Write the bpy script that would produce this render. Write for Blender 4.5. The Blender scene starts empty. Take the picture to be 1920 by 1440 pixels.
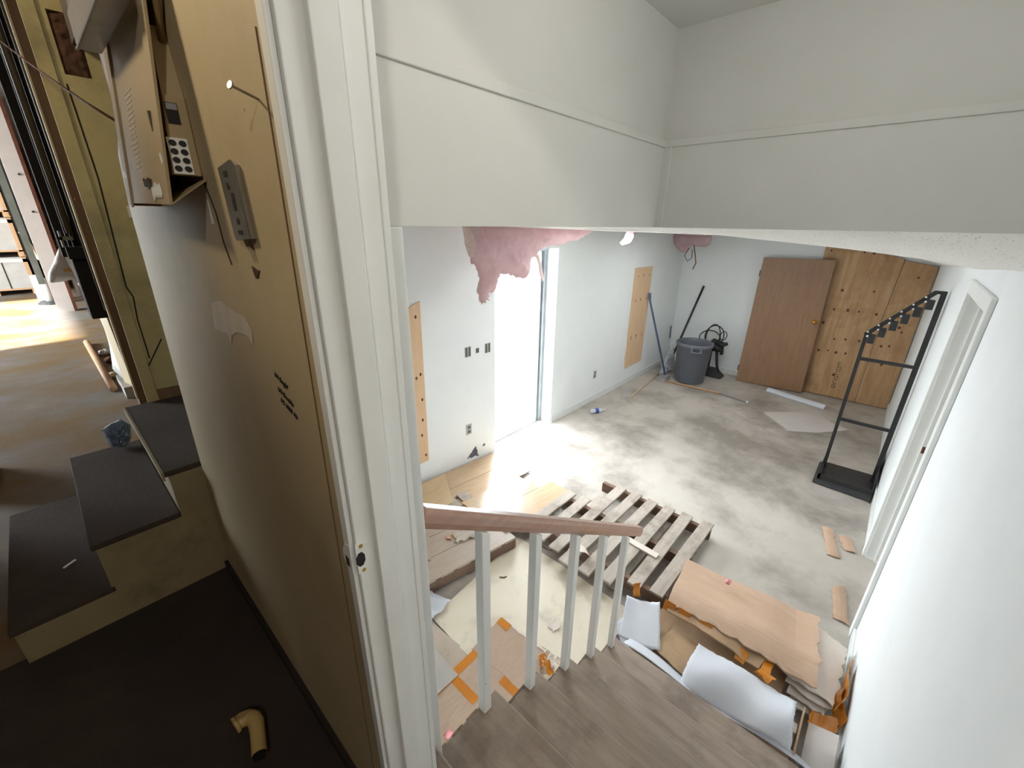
import bpy, bmesh, math, random
from mathutils import Vector, Matrix, noise

# ------------------------------------------------------------------ camera, sky, sun, exposure
sc = bpy.context.scene
sc.view_settings.view_transform = 'Standard'
sc.view_settings.look = 'None'
sc.view_settings.gamma = 1.0
sc.view_settings.use_curve_mapping = False
sc.view_settings.exposure = 3.42
COL = bpy.context.scene.collection
EYE = Vector((0, 0, 2.44))


def make_camera():
    yaw, pitch, roll = 0.73021, 0.36795, 0.01414
    cy, sy, cp, sp = math.cos(yaw), math.sin(yaw), math.cos(pitch), math.sin(pitch)
    fwd = Vector((cy * cp, sy * cp, -sp))
    right = Vector((sy, -cy, 0))
    up = right.cross(fwd)
    cr, sr = math.cos(roll), math.sin(roll)
    r2 = cr * right + sr * up
    u2 = -sr * right + cr * up
    cam = bpy.data.cameras.new('camera')
    cam.sensor_width = 36.0
    cam.lens = 783.04 / 1920 * 36.0
    cam.clip_start = 0.01
    cam.clip_end = 500
    o = bpy.data.objects.new('camera', cam)
    m = Matrix((r2, u2, -fwd)).transposed().to_4x4()
    m.translation = EYE
    o.matrix_world = m
    COL.objects.link(o)
    sc.camera = o


make_camera()

SKY = 2.3
w = bpy.data.worlds.new('sky')
sc.world = w
w.use_nodes = True
wn = w.node_tree
wn.nodes.clear()
wo = wn.nodes.new('ShaderNodeOutputWorld')
wb = wn.nodes.new('ShaderNodeBackground')
wb.inputs['Color'].default_value = (0.86, 0.94, 1.0, 1)
wb.inputs['Strength'].default_value = SKY
wn.links.new(wb.outputs[0], wo.inputs[0])

sun = bpy.data.lights.new('sun', 'SUN')
sun.energy = 3.0
sun.angle = math.radians(2)
sun.color = (1.0, 0.98, 0.95)
so = bpy.data.objects.new('sun', sun)
so.rotation_euler = Vector((0.80, 0.10, -0.59)).to_track_quat('-Z', 'Y').to_euler()
COL.objects.link(so)


def portal(name, loc, normal, sx, sy):
    l = bpy.data.lights.new(name, 'AREA')
    l.shape = 'RECTANGLE'
    l.size = sx
    l.size_y = sy
    l.cycles.is_portal = True
    o = bpy.data.objects.new(name, l)
    o.location = loc
    o.rotation_euler = Vector(normal).to_track_quat('-Z', 'Z').to_euler()
    COL.objects.link(o)


portal('portal_exterior_door', (3.5, 3.17, 1.09), (0, -1, 0), 1.05, 2.2)
portal('portal_loading_door', (-4.0, 9.0, 2.6), (1, 0, 0), 4.6, 3.3)


def lamp(name, loc, target, sx, sy, power, color):
    l = bpy.data.lights.new(name, 'AREA')
    l.shape = 'RECTANGLE'
    l.size, l.size_y = sx, sy
    l.energy = power
    l.color = color
    o = bpy.data.objects.new(name, l)
    o.location = loc
    o.rotation_euler = (Vector(target) - Vector(loc)).to_track_quat('-Z', 'Y').to_euler()
    COL.objects.link(o)

# added fill lights flush with the lower room ceiling, no visible source
lamp('fill_light_near', (3.3, 1.5, 2.366), (3.28, 1.5, 1.366), 1.1, .5, 1.7, (.93, .97, 1.0))
lamp('fill_light_far', (5.6, 1.5, 2.312), (5.58, 1.5, 1.312), 1.1, .5, 1.7, (.93, .97, 1.0))


def flood(name, loc, target, power, color, angle, blend, radius):
    l = bpy.data.lights.new(name, 'SPOT')
    l.energy = power
    l.color = color
    l.spot_size = math.radians(angle)
    l.spot_blend = blend
    l.shadow_soft_size = radius
    o = bpy.data.objects.new(name, l)
    o.location = loc
    o.rotation_euler = (Vector(target) - Vector(loc)).to_track_quat('-Z', 'Y').to_euler()
    COL.objects.link(o)


# unseen flood lamp placed from the cover's shadow, then added fill lamps (fixtures are built further down)
flood('flood_lamp', (-.75, 1.96, 3.80), (.235, .85, 3.12), 14.0, (1.0, .82, .55), 54, 1.0, .14)
flood('yellow_wall_fill', (-.75, 1.96, 3.80), (.30, 2.90, 3.05), 6.0, (1.0, .85, .62), 60, 1.0, .14)  # added head that brightens the yellow wall
pend = bpy.data.lights.new('landing_fill', 'POINT')  # added fill lamp behind the camera, lifts the lower beige wall
pend.energy = 7.0
pend.color = (1.0, .95, .88)
pend.shadow_soft_size = .09
peno = bpy.data.objects.new('landing_fill', pend)
peno.location = (-1.1, -1.3, 3.9)
COL.objects.link(peno)
dome = bpy.data.lights.new('added_dome_lamp', 'POINT')  # added fill lamp, brightens the stairwell header walls
dome.energy = 0.45
dome.color = (1.0, .97, .92)
dome.shadow_soft_size = .11
domo = bpy.data.objects.new('added_dome_lamp', dome)
domo.location = (.80, .12, 2.90)
COL.objects.link(domo)

# ------------------------------------------------------------------ materials


def S(h):
    h = h.lstrip('#')
    v = [int(h[i:i + 2], 16) / 255 for i in (0, 2, 4)]
    return tuple(((c / 12.92) if c <= 0.04045 else ((c + 0.055) / 1.055) ** 2.4) for c in v) + (1,)


MATS = {}


def mat(name, a, b=None, scale=6, rough=0.6, bump=0.0, bscale=40, metal=0.0, stretch=(1, 1, 1),
        stain=None, sscale=1.5, samt=(0.5, 0.7), alpha=None, trans=0.0, coat=0.0, lo=0.3, hi=0.7, spots=None, spot_scale=20, spot_t=0.15, sss=0.0):
    m = bpy.data.materials.new(name)
    m.use_nodes = True
    nt = m.node_tree
    n, l = nt.nodes, nt.links
    bs = n['Principled BSDF']
    bs.inputs['Roughness'].default_value = rough
    bs.inputs['Metallic'].default_value = metal
    tc = n.new('ShaderNodeTexCoord')
    mp = n.new('ShaderNodeMapping')
    mp.inputs['Scale'].default_value = stretch
    l.new(tc.outputs['Object'], mp.inputs['Vector'])
    col = None
    A = S(a)
    if b:
        nz = n.new('ShaderNodeTexNoise')
        nz.inputs['Scale'].default_value = scale
        nz.inputs['Detail'].default_value = 6
        nz.inputs['Roughness'].default_value = 0.6
        l.new(mp.outputs[0], nz.inputs['Vector'])
        cr = n.new('ShaderNodeValToRGB')
        cr.color_ramp.elements[0].position = lo
        cr.color_ramp.elements[1].position = hi
        cr.color_ramp.elements[0].color = A
        cr.color_ramp.elements[1].color = S(b)
        l.new(nz.outputs['Fac'], cr.inputs[0])
        col = cr.outputs[0]
    if stain:
        nz2 = n.new('ShaderNodeTexNoise')
        nz2.inputs['Scale'].default_value = sscale
        nz2.inputs['Detail'].default_value = 8
        nz2.inputs['Roughness'].default_value = 0.65
        nz2.inputs['Distortion'].default_value = 0.15
        l.new(tc.outputs['Object'], nz2.inputs['Vector'])
        mr = n.new('ShaderNodeMapRange')
        mr.inputs['From Min'].default_value = samt[0]
        mr.inputs['From Max'].default_value = samt[1]
        l.new(nz2.outputs['Fac'], mr.inputs['Value'])
        mx = n.new('ShaderNodeMix')
        mx.data_type = 'RGBA'
        if col:
            l.new(col, mx.inputs['A'])
        else:
            mx.inputs['A'].default_value = A
        mx.inputs['B'].default_value = S(stain)
        l.new(mr.outputs[0], mx.inputs['Factor'])
        col = mx.outputs['Result']
    if spots:
        vo = n.new('ShaderNodeTexVoronoi')
        vo.inputs['Scale'].default_value = spot_scale
        l.new(mp.outputs[0], vo.inputs['Vector'])
        mr = n.new('ShaderNodeMapRange')
        mr.inputs['From Min'].default_value = spot_t
        mr.inputs['From Max'].default_value = spot_t * 0.5
        l.new(vo.outputs['Distance'], mr.inputs['Value'])
        mx = n.new('ShaderNodeMix')
        mx.data_type = 'RGBA'
        if col:
            l.new(col, mx.inputs['A'])
        else:
            mx.inputs['A'].default_value = A
        mx.inputs['B'].default_value = S(spots)
        l.new(mr.outputs[0], mx.inputs['Factor'])
        col = mx.outputs['Result']
    if col:
        l.new(col, bs.inputs['Base Color'])
    else:
        bs.inputs['Base Color'].default_value = A
    if bump:
        nb = n.new('ShaderNodeTexNoise')
        nb.inputs['Scale'].default_value = bscale
        nb.inputs['Detail'].default_value = 5
        l.new(mp.outputs[0], nb.inputs['Vector'])
        bp = n.new('ShaderNodeBump')
        bp.inputs['Strength'].default_value = bump
        bp.inputs['Distance'].default_value = 0.01
        l.new(nb.outputs['Fac'], bp.inputs['Height'])
        l.new(bp.outputs[0], bs.inputs['Normal'])
    if alpha is not None:
        bs.inputs['Alpha'].default_value = alpha
    if trans:
        bs.inputs['Transmission Weight'].default_value = trans
    if coat:
        bs.inputs['Coat Weight'].default_value = coat
        bs.inputs['Coat Roughness'].default_value = 0.15
    if sss:
        bs.inputs['Subsurface Weight'].default_value = sss
        bs.inputs['Subsurface Radius'].default_value = (0.05, 0.05, 0.05)
    MATS[name] = m
    return m


mat('white_wall', '#e9eded', '#eef1f0', 3, 0.65, 0.03, 60)
mat('upper_wall', '#d8d8d2', '#deded9', 4, 0.6, 0.03, 50)
mat('white_trim', '#e9ebe8', '#eef0ed', 9, 0.4, 0.03, 30, spots='#8d8a80', spot_scale=9, spot_t=0.035)
mat('white_base', '#dcdedb', '#e4e6e3', 9, 0.5, 0.02, 30)
mat('beige_wall', '#b9a885', '#b1a07d', 3, 0.6, 0.05, 40, stain='#a29270', sscale=2.5, samt=(0.5, 0.75), spots='#7d6a4a', spot_scale=14, spot_t=0.04)
mat('faded_patch', '#cfc6b8', '#beb29c', 14, .6, .05, 40)
mat('yellow_wall', '#b3a370', '#a89866', 4, 0.7, 0.05, 30, stain='#8b7e52', sscale=3, samt=(0.5, 0.7))
mat('concrete', '#c4bcb1', '#b4aca3', 2.2, 0.42, 0.08, 60, stain='#8d857c', sscale=1.3, samt=(0.44, 0.64))
mat('dark_concrete', '#858079', '#6f6a64', 2.5, 0.75, 0.1, 40, stain='#7a5f36', sscale=1.4, samt=(0.40, 0.62))
mat('dark_paint', '#3a2e29', '#2c2421', 3, .7, .1, 40, stain='#3e342c', sscale=2.5, samt=(.5, .7))
mat('pavement', '#cfcdc8', '#bdbab4', 3, 0.8, 0.05, 30)
mat('gravel', '#b2b0b2', '#7b7a80', 14, 0.9, 0.3, 30)
mat('ceiling_tile', '#f1f0ea', '#f5f4ee', 4, 0.8, 0.15, 90, stretch=(1, 2.2, 1), spots='#8f8c82', spot_scale=34, spot_t=0.2)
mat('tread_wood', '#8a786a', '#a39383', 3.2, 0.55, 0.12, 12, stretch=(9, 1, 1), stain='#6f6055', sscale=3.5, samt=(0.5, 0.72))
mat('chipped_edge', '#8f7d68', '#5d4c40', 16, 0.8, 0.4, 50)
mat('rail_wood', '#a37c69', '#b58f7b', 5, 0.32, 0.05, 20, stretch=(1, 8, 8), coat=0.3)
mat('plywood', '#c6a37a', '#a47e56', 2.2, 0.6, 0.05, 20, stretch=(1, 7, 0.8), stain='#94714c', sscale=2.6, samt=(0.5, 0.72))
mat('knot', '#4d2c18', '#6a3f22', 30, 0.7)
mat('veneer', '#9a7758', '#8a684c', 3.5, 0.4, 0.03, 20, stretch=(1, 9, 0.8), stain='#835a44', sscale=1.3, samt=(0.5, 0.7))
mat('veneer_edge', '#5a3d2a', '#6b4a33', 8, 0.6)
mat('pine', '#e3c3a0', '#d9b68f', 4, 0.6, 0.03, 20, stretch=(7, 1, 0.8))
mat('pallet_wood', '#bdb2a6', '#a59a8d', 5, 0.8, 0.25, 25, stretch=(1, 7, 7), stain='#8b7e70', sscale=5, samt=(0.5, 0.7))
mat('pallet_dark', '#7c6454', '#654e41', 6, 0.85, 0.2, 25)
mat('laminate', '#c4a888', '#b89b7b', 4, 0.2, 0.01, 20, stretch=(1, 8, 8))
mat('thin_ply', '#cfb48e', '#c4a780', 4, 0.5, 0.02, 20, stretch=(1, 6, 6))
mat('grey_laminate', '#ac9b8b', '#a08f80', 5, 0.45, 0.02, 30, stretch=(1.5, 9, 9))
mat('linoleum', '#e4dac4', '#dacfb8', 3, 0.5, 0.02, 40, stain='#b9b2a0', sscale=4, samt=(0.54, 0.72))
mat('dirty_sheet', '#c7b7a4', '#b5a595', 6, 0.7, 0.05, 30, stain='#94836f', sscale=7, samt=(0.58, 0.72))
mat('cardboard', '#c2a48c', '#b99a80', 5, 0.75, 0.04, 60, stretch=(3, 1, 1))
mat('cardboard_dark', '#ae9070', '#bc9d7b', 7, 0.75, 0.05, 60)
mat('corrugated', '#c3aa94', '#b39a85', 60, 0.8, 0.5, 60, stretch=(0.3, 3.5, 1))
mat('paperboard_white', '#e0d6cb', '#d8cabc', 9, 0.8, 0.1, 60)
mat('tape', '#cf8529', '#c1741c', 8, 0.25, 0.1, 30)
mat('foam', '#eceef2', '#e4e7ee', 6, 0.55, 0.08, 14)
mat('drywall', '#c9c1bb', '#c1b9b3', 4, 0.8, 0.02, 40)
mat('black_metal', '#2b2b2d', '#232325', 8, 0.45, 0.03, 40)
mat('black_rubber', '#1e1e20', '#2a2a2c', 14, 0.5, 0.1, 40)
mat('steel', '#8a8a88', '#6f6f6d', 6, 0.33, 0.02, 30, metal=1.0)
mat('dull_steel', '#82807a', '#5f5e5a', 9, .42, .05, 20, metal=.55)
mat('galvanised', '#8f8b84', '#a29e96', 10, 0.35, 0.03, 30, metal=0.9)
mat('beige_metal', '#ad9b77', '#a3916d', 5, 0.45, 0.03, 50)
mat('aluminium', '#a7adb0', '#9aa0a3', 6, 0.35, 0.01, 20, metal=0.7)
mat('can_plastic', '#71757f', '#686c76', 6, 0.45, 0.03, 40)
mat('blue_handle', '#5c6a8c', '#51607f', 8, 0.4, 0.02, 30)
mat('grey_head', '#9b9a9c', '#848386', 9, 0.5, 0.1, 40)
mat('stick_wood', '#bb8f66', '#c9a47c', 6, 0.6, 0.03, 30)
mat('pink_wool', '#eedada', '#e2c6ca', 7, 0.95, 0.8, 26, stain='#e6cdcf', sscale=4, samt=(0.45, 0.7))
mat('wool_paper', '#e9d6cf', '#f1e6e0', 12, 0.9, 0.5, 30)
mat('brown_wool', '#3b2617', '#5a3c24', 14, 0.95, 0.9, 40)
mat('dark_hole', '#120d0a', None)
mat('dark_plaster', '#4a4038', '#37302a', 18, 0.9, 0.5, 40)
mat('pvc', '#c9ae72', '#b89a60', 9, 0.45, 0.04, 30, stain='#8d7346', sscale=12, samt=(0.58, 0.7))
mat('step_beige', '#9a8d6c', '#8b7f62', 5, 0.7, 0.06, 30, stain='#6f644c', sscale=4, samt=(0.5, 0.72))
mat('step_tread', '#483c33', '#3c312a', 5, 0.85, 0.15, 50)
mat('old_timber', '#7d5f3e', '#5e4630', 5, 0.7, 0.1, 30, stretch=(6, 6, 0.7))
mat('new_timber', '#c4955b', '#a87645', 4, 0.6, 0.05, 30, stretch=(6, 6, 0.7))
mat('dark_timber', '#2b2019', '#1d1712', 5, 0.8, 0.1, 30, stretch=(5, 5, 0.7))
mat('soot', '#161412', '#211c18', 9, 0.9, 0.1, 30)
mat('olive_pipe', '#5d543a', '#4b432d', 9, 0.5, 0.05, 30)
mat('rust', '#6e3b22', '#4d2a1a', 14, 0.8, 0.2, 40)
mat('pink_post', '#d3cbc6', '#c9c0ba', 5, 0.7, 0.05, 30)
mat('green_post', '#6f7168', '#5b5d55', 5, 0.7, 0.05, 30)
mat('carton_grey', '#bcb6ae', '#aca69e', 5, 0.75, 0.04, 30)
mat('bag', '#e4ded6', '#d9d2ca', 7, 0.5, 0.3, 14)
mat('bag_print', '#d9a24a', '#cc9138', 9, 0.5)
mat('cream_panel', '#cdbb96', '#c2ae88', 4, 0.6, 0.03, 20)
mat('white_panel', '#d2d5cf', '#c7cac4', 5, 0.5, 0.02, 20)
mat('blue_plastic', '#4f6480', '#8796a6', 12, 0.3, 0.3, 20)
mat('clear_plastic', '#c9ccd2', '#b9bcc4', 9, 0.25, 0.3, 18, alpha=0.55)
mat('bottle_plastic', '#e6e9f0', None, rough=0.2, alpha=0.6)
mat('bottle_label', '#3a4f9a', None)
mat('brass', '#c8983f', '#b88730', 8, 0.25, 0.0, 10, metal=1.0)
mat('ink', '#2a241e', None, rough=0.8)
mat('chip_dark', '#6f6f7c', '#565663', 20, 0.9, 0.3, 30)
mat('outlet_plate', '#b9b9b4', '#a9a9a4', 12, 0.5)
mat('outlet_dark', '#5a5a58', None)
mat('pink_foam', '#e39aa0', '#d88890', 12, 0.9, 0.4, 30)
mat('grey_door', '#a9a69f', '#a19e97', 5, 0.5, 0.02, 30)
mat('cable_beige', '#9b8258', '#8d754d', 9, 0.5)
mat('roof', '#8a8078', '#7b7169', 4, 0.9)
mat('brown_wall', '#4d3d30', '#3a2e25', 4, 0.85, 0.1, 30)
mat('shiny_tape', '#e6e3df', '#d6d2cd', 9, 0.15, 0.2, 30)



def translucent(name, amt):
    nt = MATS[name].node_tree
    bs = nt.nodes['Principled BSDF']
    out = [n for n in nt.nodes if n.type == 'OUTPUT_MATERIAL'][0]
    tr = nt.nodes.new('ShaderNodeBsdfTranslucent')
    mx = nt.nodes.new('ShaderNodeMixShader')
    mx.inputs[0].default_value = amt
    src = bs.inputs['Base Color'].links[0].from_socket
    nt.links.new(src, tr.inputs['Color'])
    nt.links.new(bs.outputs[0], mx.inputs[1])
    nt.links.new(tr.outputs[0], mx.inputs[2])
    nt.links.new(mx.outputs[0], out.inputs['Surface'])


translucent('pink_wool', .5)
translucent('wool_paper', .5)
translucent('foam', .3)

# ------------------------------------------------------------------ mesh helpers
R = random.Random(11)


class MB:
    def __init__(self):
        self.v, self.f = [], []

    def add(self, vs, fs):
        o = len(self.v)
        self.v += [Vector(p) for p in vs]
        self.f += [tuple(i + o for i in q) for q in fs]
        return self

    def box(self, x0, x1, y0, y1, z0, z1):
        x0, x1 = sorted((x0, x1)); y0, y1 = sorted((y0, y1)); z0, z1 = sorted((z0, z1))
        return self.add([(x0, y0, z0), (x1, y0, z0), (x1, y1, z0), (x0, y1, z0), (x0, y0, z1), (x1, y0, z1), (x1, y1, z1), (x0, y1, z1)],
                        [(0, 3, 2, 1), (4, 5, 6, 7), (0, 1, 5, 4), (1, 2, 6, 5), (2, 3, 7, 6), (3, 0, 4, 7)])

    def hexa(self, b, t):
        return self.add(list(b) + list(t), [(0, 3, 2, 1), (4, 5, 6, 7), (0, 1, 5, 4), (1, 2, 6, 5), (2, 3, 7, 6), (3, 0, 4, 7)])

    def bar(self, a, b, wx, wy, up=(0, 0, 1)):
        a, b = Vector(a), Vector(b)
        d = (b - a).normalized()
        s = d.cross(Vector(up))
        if s.length < 1e-4:
            s = d.cross(Vector((1, 0, 0)))
        s.normalize()
        t = s.cross(d)
        s, t = s * wx / 2, t * wy / 2
        return self.hexa([a - s - t, a + s - t, a + s + t, a - s + t], [b - s - t, b + s - t, b + s + t, b - s + t])

    def tube(self, path, r, n=10, cap=True):
        path = [Vector(p) for p in path]
        rs = r if isinstance(r, (list, tuple)) else [r] * len(path)
        prev = None
        vs, fs = [], []
        for i, p in enumerate(path):
            d = (path[min(i + 1, len(path) - 1)] - path[max(i - 1, 0)]).normalized()
            if prev is None:
                s = d.cross(Vector((0, 0, 1)))
                if s.length < 1e-3:
                    s = d.cross(Vector((1, 0, 0)))
            else:
                s = prev - d * prev.dot(d)
            s.normalize()
            prev = s
            t = d.cross(s)
            for k in range(n):
                a = 2 * math.pi * k / n
                vs.append(p + (s * math.cos(a) + t * math.sin(a)) * rs[i])
        for i in range(len(path) - 1):
            for k in range(n):
                k2 = (k + 1) % n
                fs.append((i * n + k, i * n + k2, (i + 1) * n + k2, (i + 1) * n + k))
        if cap:
            fs.append(tuple(range(n))[::-1])
            fs.append(tuple((len(path) - 1) * n + k for k in range(n)))
        return self.add(vs, fs)

    def lathe(self, c, prof, n=32):
        vs, fs = [], []
        for r, z in prof:
            for k in range(n):
                a = 2 * math.pi * k / n
                vs.append((c[0] + r * math.cos(a), c[1] + r * math.sin(a), c[2] + z))
        for i in range(len(prof) - 1):
            for k in range(n):
                k2 = (k + 1) % n
                fs.append((i * n + k, i * n + k2, (i + 1) * n + k2, (i + 1) * n + k))
        return self.add(vs, fs)

    def prism(self, pts, off):
        """outline in 3D, pushed along off"""
        n = len(pts)
        off = Vector(off)
        p = [Vector(q) for q in pts]
        return self.add(p + [q + off for q in p], [tuple(range(n))[::-1], tuple(range(n, 2 * n))] +
                        [(i, (i + 1) % n, n + (i + 1) % n, n + i) for i in range(n)])

    def sheet(self, c00, c10, c11, c01, nu=8, nv=8, th=0.005, disp=None, jag=0.0, seed=0, jside='abcd'):
        """a four-cornered sheet with thickness; disp(u,v) lifts it along its normal, jag tears its edges"""
        c00, c10, c11, c01 = map(Vector, (c00, c10, c11, c01))
        nrm = (c10 - c00).cross(c01 - c00)
        nrm.normalize()
        rr = random.Random(seed)
        top, bot = [], []
        eu = (c10 - c00).normalized()
        ev = (c01 - c00).normalized()
        for j in range(nv + 1):
            for i in range(nu + 1):
                u, v = i / nu, j / nv
                p = c00.lerp(c10, u).lerp(c01.lerp(c11, u), v)
                if jag:
                    if i == 0 and 'a' in jside: p = p + eu * rr.uniform(0, jag)
                    if i == nu and 'b' in jside: p = p - eu * rr.uniform(0, jag)
                    if j == 0 and 'c' in jside: p = p + ev * rr.uniform(0, jag)
                    if j == nv and 'd' in jside: p = p - ev * rr.uniform(0, jag)
                if disp:
                    p = p + nrm * disp(u, v)
                top.append(p + nrm * th)
                bot.append(p)
        N = len(top)
        W = nu + 1
        fs = []
        for j in range(nv):
            for i in range(nu):
                a = j * W + i
                fs.append((a, a + 1, a + W + 1, a + W))
                fs.append((N + a, N + a + W, N + a + W + 1, N + a + 1))
        for i in range(nu):
            fs.append((i, N + i, N + i + 1, i + 1))
            a = nv * W + i
            fs.append((a, a + 1, N + a + 1, N + a))
        for j in range(nv):
            a = j * W
            fs.append((a, a + W, N + a + W, N + a))
            a = j * W + nu
            fs.append((a, N + a, N + a + W, a + W))
        return self.add(top + bot, fs)

    def pillow(self, poly, frame, T, D, cell, amp=0.0, nscale=8, seed=0):
        """puffy body over a 2D outline; frame = (origin, U, V, N)"""
        o, U, V, N = [Vector(q) for q in frame]
        us = [p[0] for p in poly]; vs_ = [p[1] for p in poly]
        u0, v0 = min(us) - cell, min(vs_) - cell
        nu = int((max(us) - u0) / cell) + 3
        nv = int((max(vs_) - v0) / cell) + 3
        n = len(poly)

        def inside(x, y):
            c = False
            for i in range(n):
                x1, y1 = poly[i]; x2, y2 = poly[(i + 1) % n]
                if (y1 > y) != (y2 > y) and x < (x2 - x1) * (y - y1) / (y2 - y1) + x1:
                    c = not c
            return c

        def nearest(x, y):
            best, bp = 1e9, (x, y)
            for i in range(n):
                x1, y1 = poly[i]; x2, y2 = poly[(i + 1) % n]
                dx, dy = x2 - x1, y2 - y1
                t = max(0, min(1, ((x - x1) * dx + (y - y1) * dy) / (dx * dx + dy * dy + 1e-12)))
                px, py = x1 + t * dx, y1 + t * dy
                d = math.hypot(x - px, y - py)
                if d < best:
                    best, bp = d, (px, py)
            return best, bp
        ins = {}
        for j in range(nv):
            for i in range(nu):
                ins[i, j] = inside(u0 + (i + .5) * cell, v0 + (j + .5) * cell)
        ids = {}
        verts, faces = [], []

        def vert(i, j, side):
            border = not all(ins.get((i + a, j + b), False) for a in (-1, 0) for b in (-1, 0))
            key = (i, j, 0 if border else side)
            if key in ids:
                return ids[key]
            x, y = u0 + i * cell, v0 + j * cell
            d, bp = nearest(x, y)
            if border:
                x, y = bp
                h = 0
            else:
                h = side * T * math.sqrt(min(1, d / D))
                q = Vector((x * nscale + seed, y * nscale, side * 3))
                h += side * amp * (noise.noise(q) + 0.5 * noise.noise(q * 2.7)) * min(1, d / D)
            ids[key] = len(verts)
            verts.append(o + U * x + V * y + N * h)
            return ids[key]
        for (i, j), f in ins.items():
            if f:
                a = [vert(i, j, 1), vert(i + 1, j, 1), vert(i + 1, j + 1, 1), vert(i, j + 1, 1)]
                b = [vert(i, j, -1), vert(i, j + 1, -1), vert(i + 1, j + 1, -1), vert(i + 1, j, -1)]
                for q in (a, b):
                    if len(set(q)) == 4:
                        faces.append(q)
                    elif len(set(q)) == 3:
                        faces.append(list(dict.fromkeys(q)))
        return self.add(verts, faces)


def base_of(parent):
    return Vector(parent['_base']) if parent is not None else Vector((0, 0, 0))


def obj(name, mb, material, parent=None, smooth=False, bevel=0.0, kind=None):
    """links one mesh; vertices are given in world space and moved to the thing's own origin"""
    me = bpy.data.meshes.new(name)
    if parent is not None:
        org = Vector(parent.get('_base', (0, 0, 0)))
    else:
        lo = [min(p[i] for p in mb.v) for i in range(3)]
        hi = [max(p[i] for p in mb.v) for i in range(3)]
        org = Vector(((lo[0] + hi[0]) / 2, (lo[1] + hi[1]) / 2, lo[2]))
    me.from_pydata([p - org for p in mb.v], [], mb.f)
    me.validate()
    bm = bmesh.new()
    bm.from_mesh(me)
    bmesh.ops.remove_doubles(bm, verts=bm.verts, dist=1e-6)
    bmesh.ops.recalc_face_normals(bm, faces=bm.faces)
    bm.to_mesh(me)
    bm.free()
    if smooth:
        for p in me.polygons:
            p.use_smooth = True
    me.materials.append(MATS[material])
    o = bpy.data.objects.new(name, me)
    COL.objects.link(o)
    if parent is not None:
        o.parent = parent
        o['_base'] = list(org)
    else:
        o.location = org
        o['_base'] = list(org)
    if bevel:
        b = o.modifiers.new('bevel', 'BEVEL')
        b.width = bevel
        b.segments = 2
        b.limit_method = 'ANGLE'
    if kind:
        o['kind'] = kind
    return o


def thing(name, base, label, cat, group=None, kind=None):
    o = bpy.data.objects.new(name, None)
    o.empty_display_size = 0.05
    o.location = base
    o['_base'] = list(base)
    COL.objects.link(o)
    return tag(o, label, cat, group, kind)


def tag(o, label=None, cat=None, group=None, kind=None):
    if label: o['label'] = label
    if cat: o['category'] = cat
    if group: o['group'] = group
    if kind: o['kind'] = kind
    return o


def struct(name, mb, material, label, cat, bevel=0.0, parent=None, smooth=False):
    o = obj(name, mb, material, parent, smooth=smooth, bevel=bevel)
    if parent is None:
        tag(o, label, cat, kind='structure')
    return o


def text_part(name, body, loc, size, xdir, zdir, material, parent, shear=0.0, depth=0.0008):
    """lettering as thin mesh: xdir = reading direction, zdir = up of the letters"""
    cu = bpy.data.curves.new(name, 'FONT')
    cu.body = body
    cu.size = size
    cu.shear = shear
    cu.extrude = depth
    cu.offset = -.00022
    t = bpy.data.objects.new(name, cu)
    COL.objects.link(t)
    bpy.context.view_layer.update()
    me = bpy.data.meshes.new_from_object(t.evaluated_get(bpy.context.evaluated_depsgraph_get()))
    COL.objects.unlink(t)
    bpy.data.objects.remove(t)
    X, Y = Vector(xdir).normalized(), Vector(zdir).normalized()
    Zv = X.cross(Y)
    m = Matrix((X, Y, Zv)).transposed()
    org = Vector(parent['_base'])
    for v in me.vertices:
        v.co = m @ v.co + Vector(loc) - org
    me.materials.clear()
    me.materials.append(MATS[material])
    o = bpy.data.objects.new(name, me)
    COL.objects.link(o)
    o.parent = parent
    return o


ZL = 1.017       # level of the upper floor
YL, YR, XB = 2.91, -0.36, 7.75   # faces of the long walls and the end wall of the lower room
YS = 0.72        # open side of the stairs

# ------------------------------------------------------------------ structure of the lower room
struct('floor', MB().box(.34, 7.9, -.55, 3.16, -.2, 0), 'concrete', 'stained bare concrete floor of the lower room', 'floor')

wl = MB().box(1.15, 2.975, YL, 3.16, 0, 2.6).box(4.01, 7.9, YL, 3.16, 0, 2.6).box(2.975, 4.01, YL, 3.16, 2.184, 2.6)
wall_left = struct('wall_left', wl, 'white_wall', 'white plaster wall with the open exterior doorway', 'wall')
struct('wall_back', MB().box(XB, 7.9, -.5, YL, 0, 2.6), 'white_wall', 'white end wall behind the leaning door and plywood', 'wall')
wr = MB().box(.34, 2.95, -.5, YR, 0, 3.1).box(3.85, XB, -.5, YR, 0, 3.1).box(2.95, 3.85, -.5, YR, 2.085, 3.1)
wall_right = struct('wall_right', wr, 'white_wall', 'white wall along the right side of the stairs', 'wall')
struct('wall_under_landing', MB().box(.30, .36, YS, 1.80, 0, ZL - .02), 'white_wall', 'low white wall below the upper floor', 'wall')
struct('wall_passage', MB().box(.34, 1.2, 1.80, 1.864, 0, 4.6), 'white_wall', 'side wall of the raised passage above the steps', 'wall')
struct('wall_passage_end', MB().box(1.152, 1.2, 1.864, 2.91, 0, 4.6), 'white_wall', 'end wall of the raised passage above the steps', 'wall')

# ceiling of the lower room: old tiles that sag towards the right wall
WY = [(-.5, 1.0), (-.36, 1.0), (-.18, .81), (.22, .53), (.58, .30), (.87, .13), (1.3, .1), (1.73, .08), (3.2, 0)]
RX = [(1.58, 2.44), (2.59, 2.285), (3.6, 2.228), (5.7, 2.117), (7.9, 1.995)]


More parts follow.
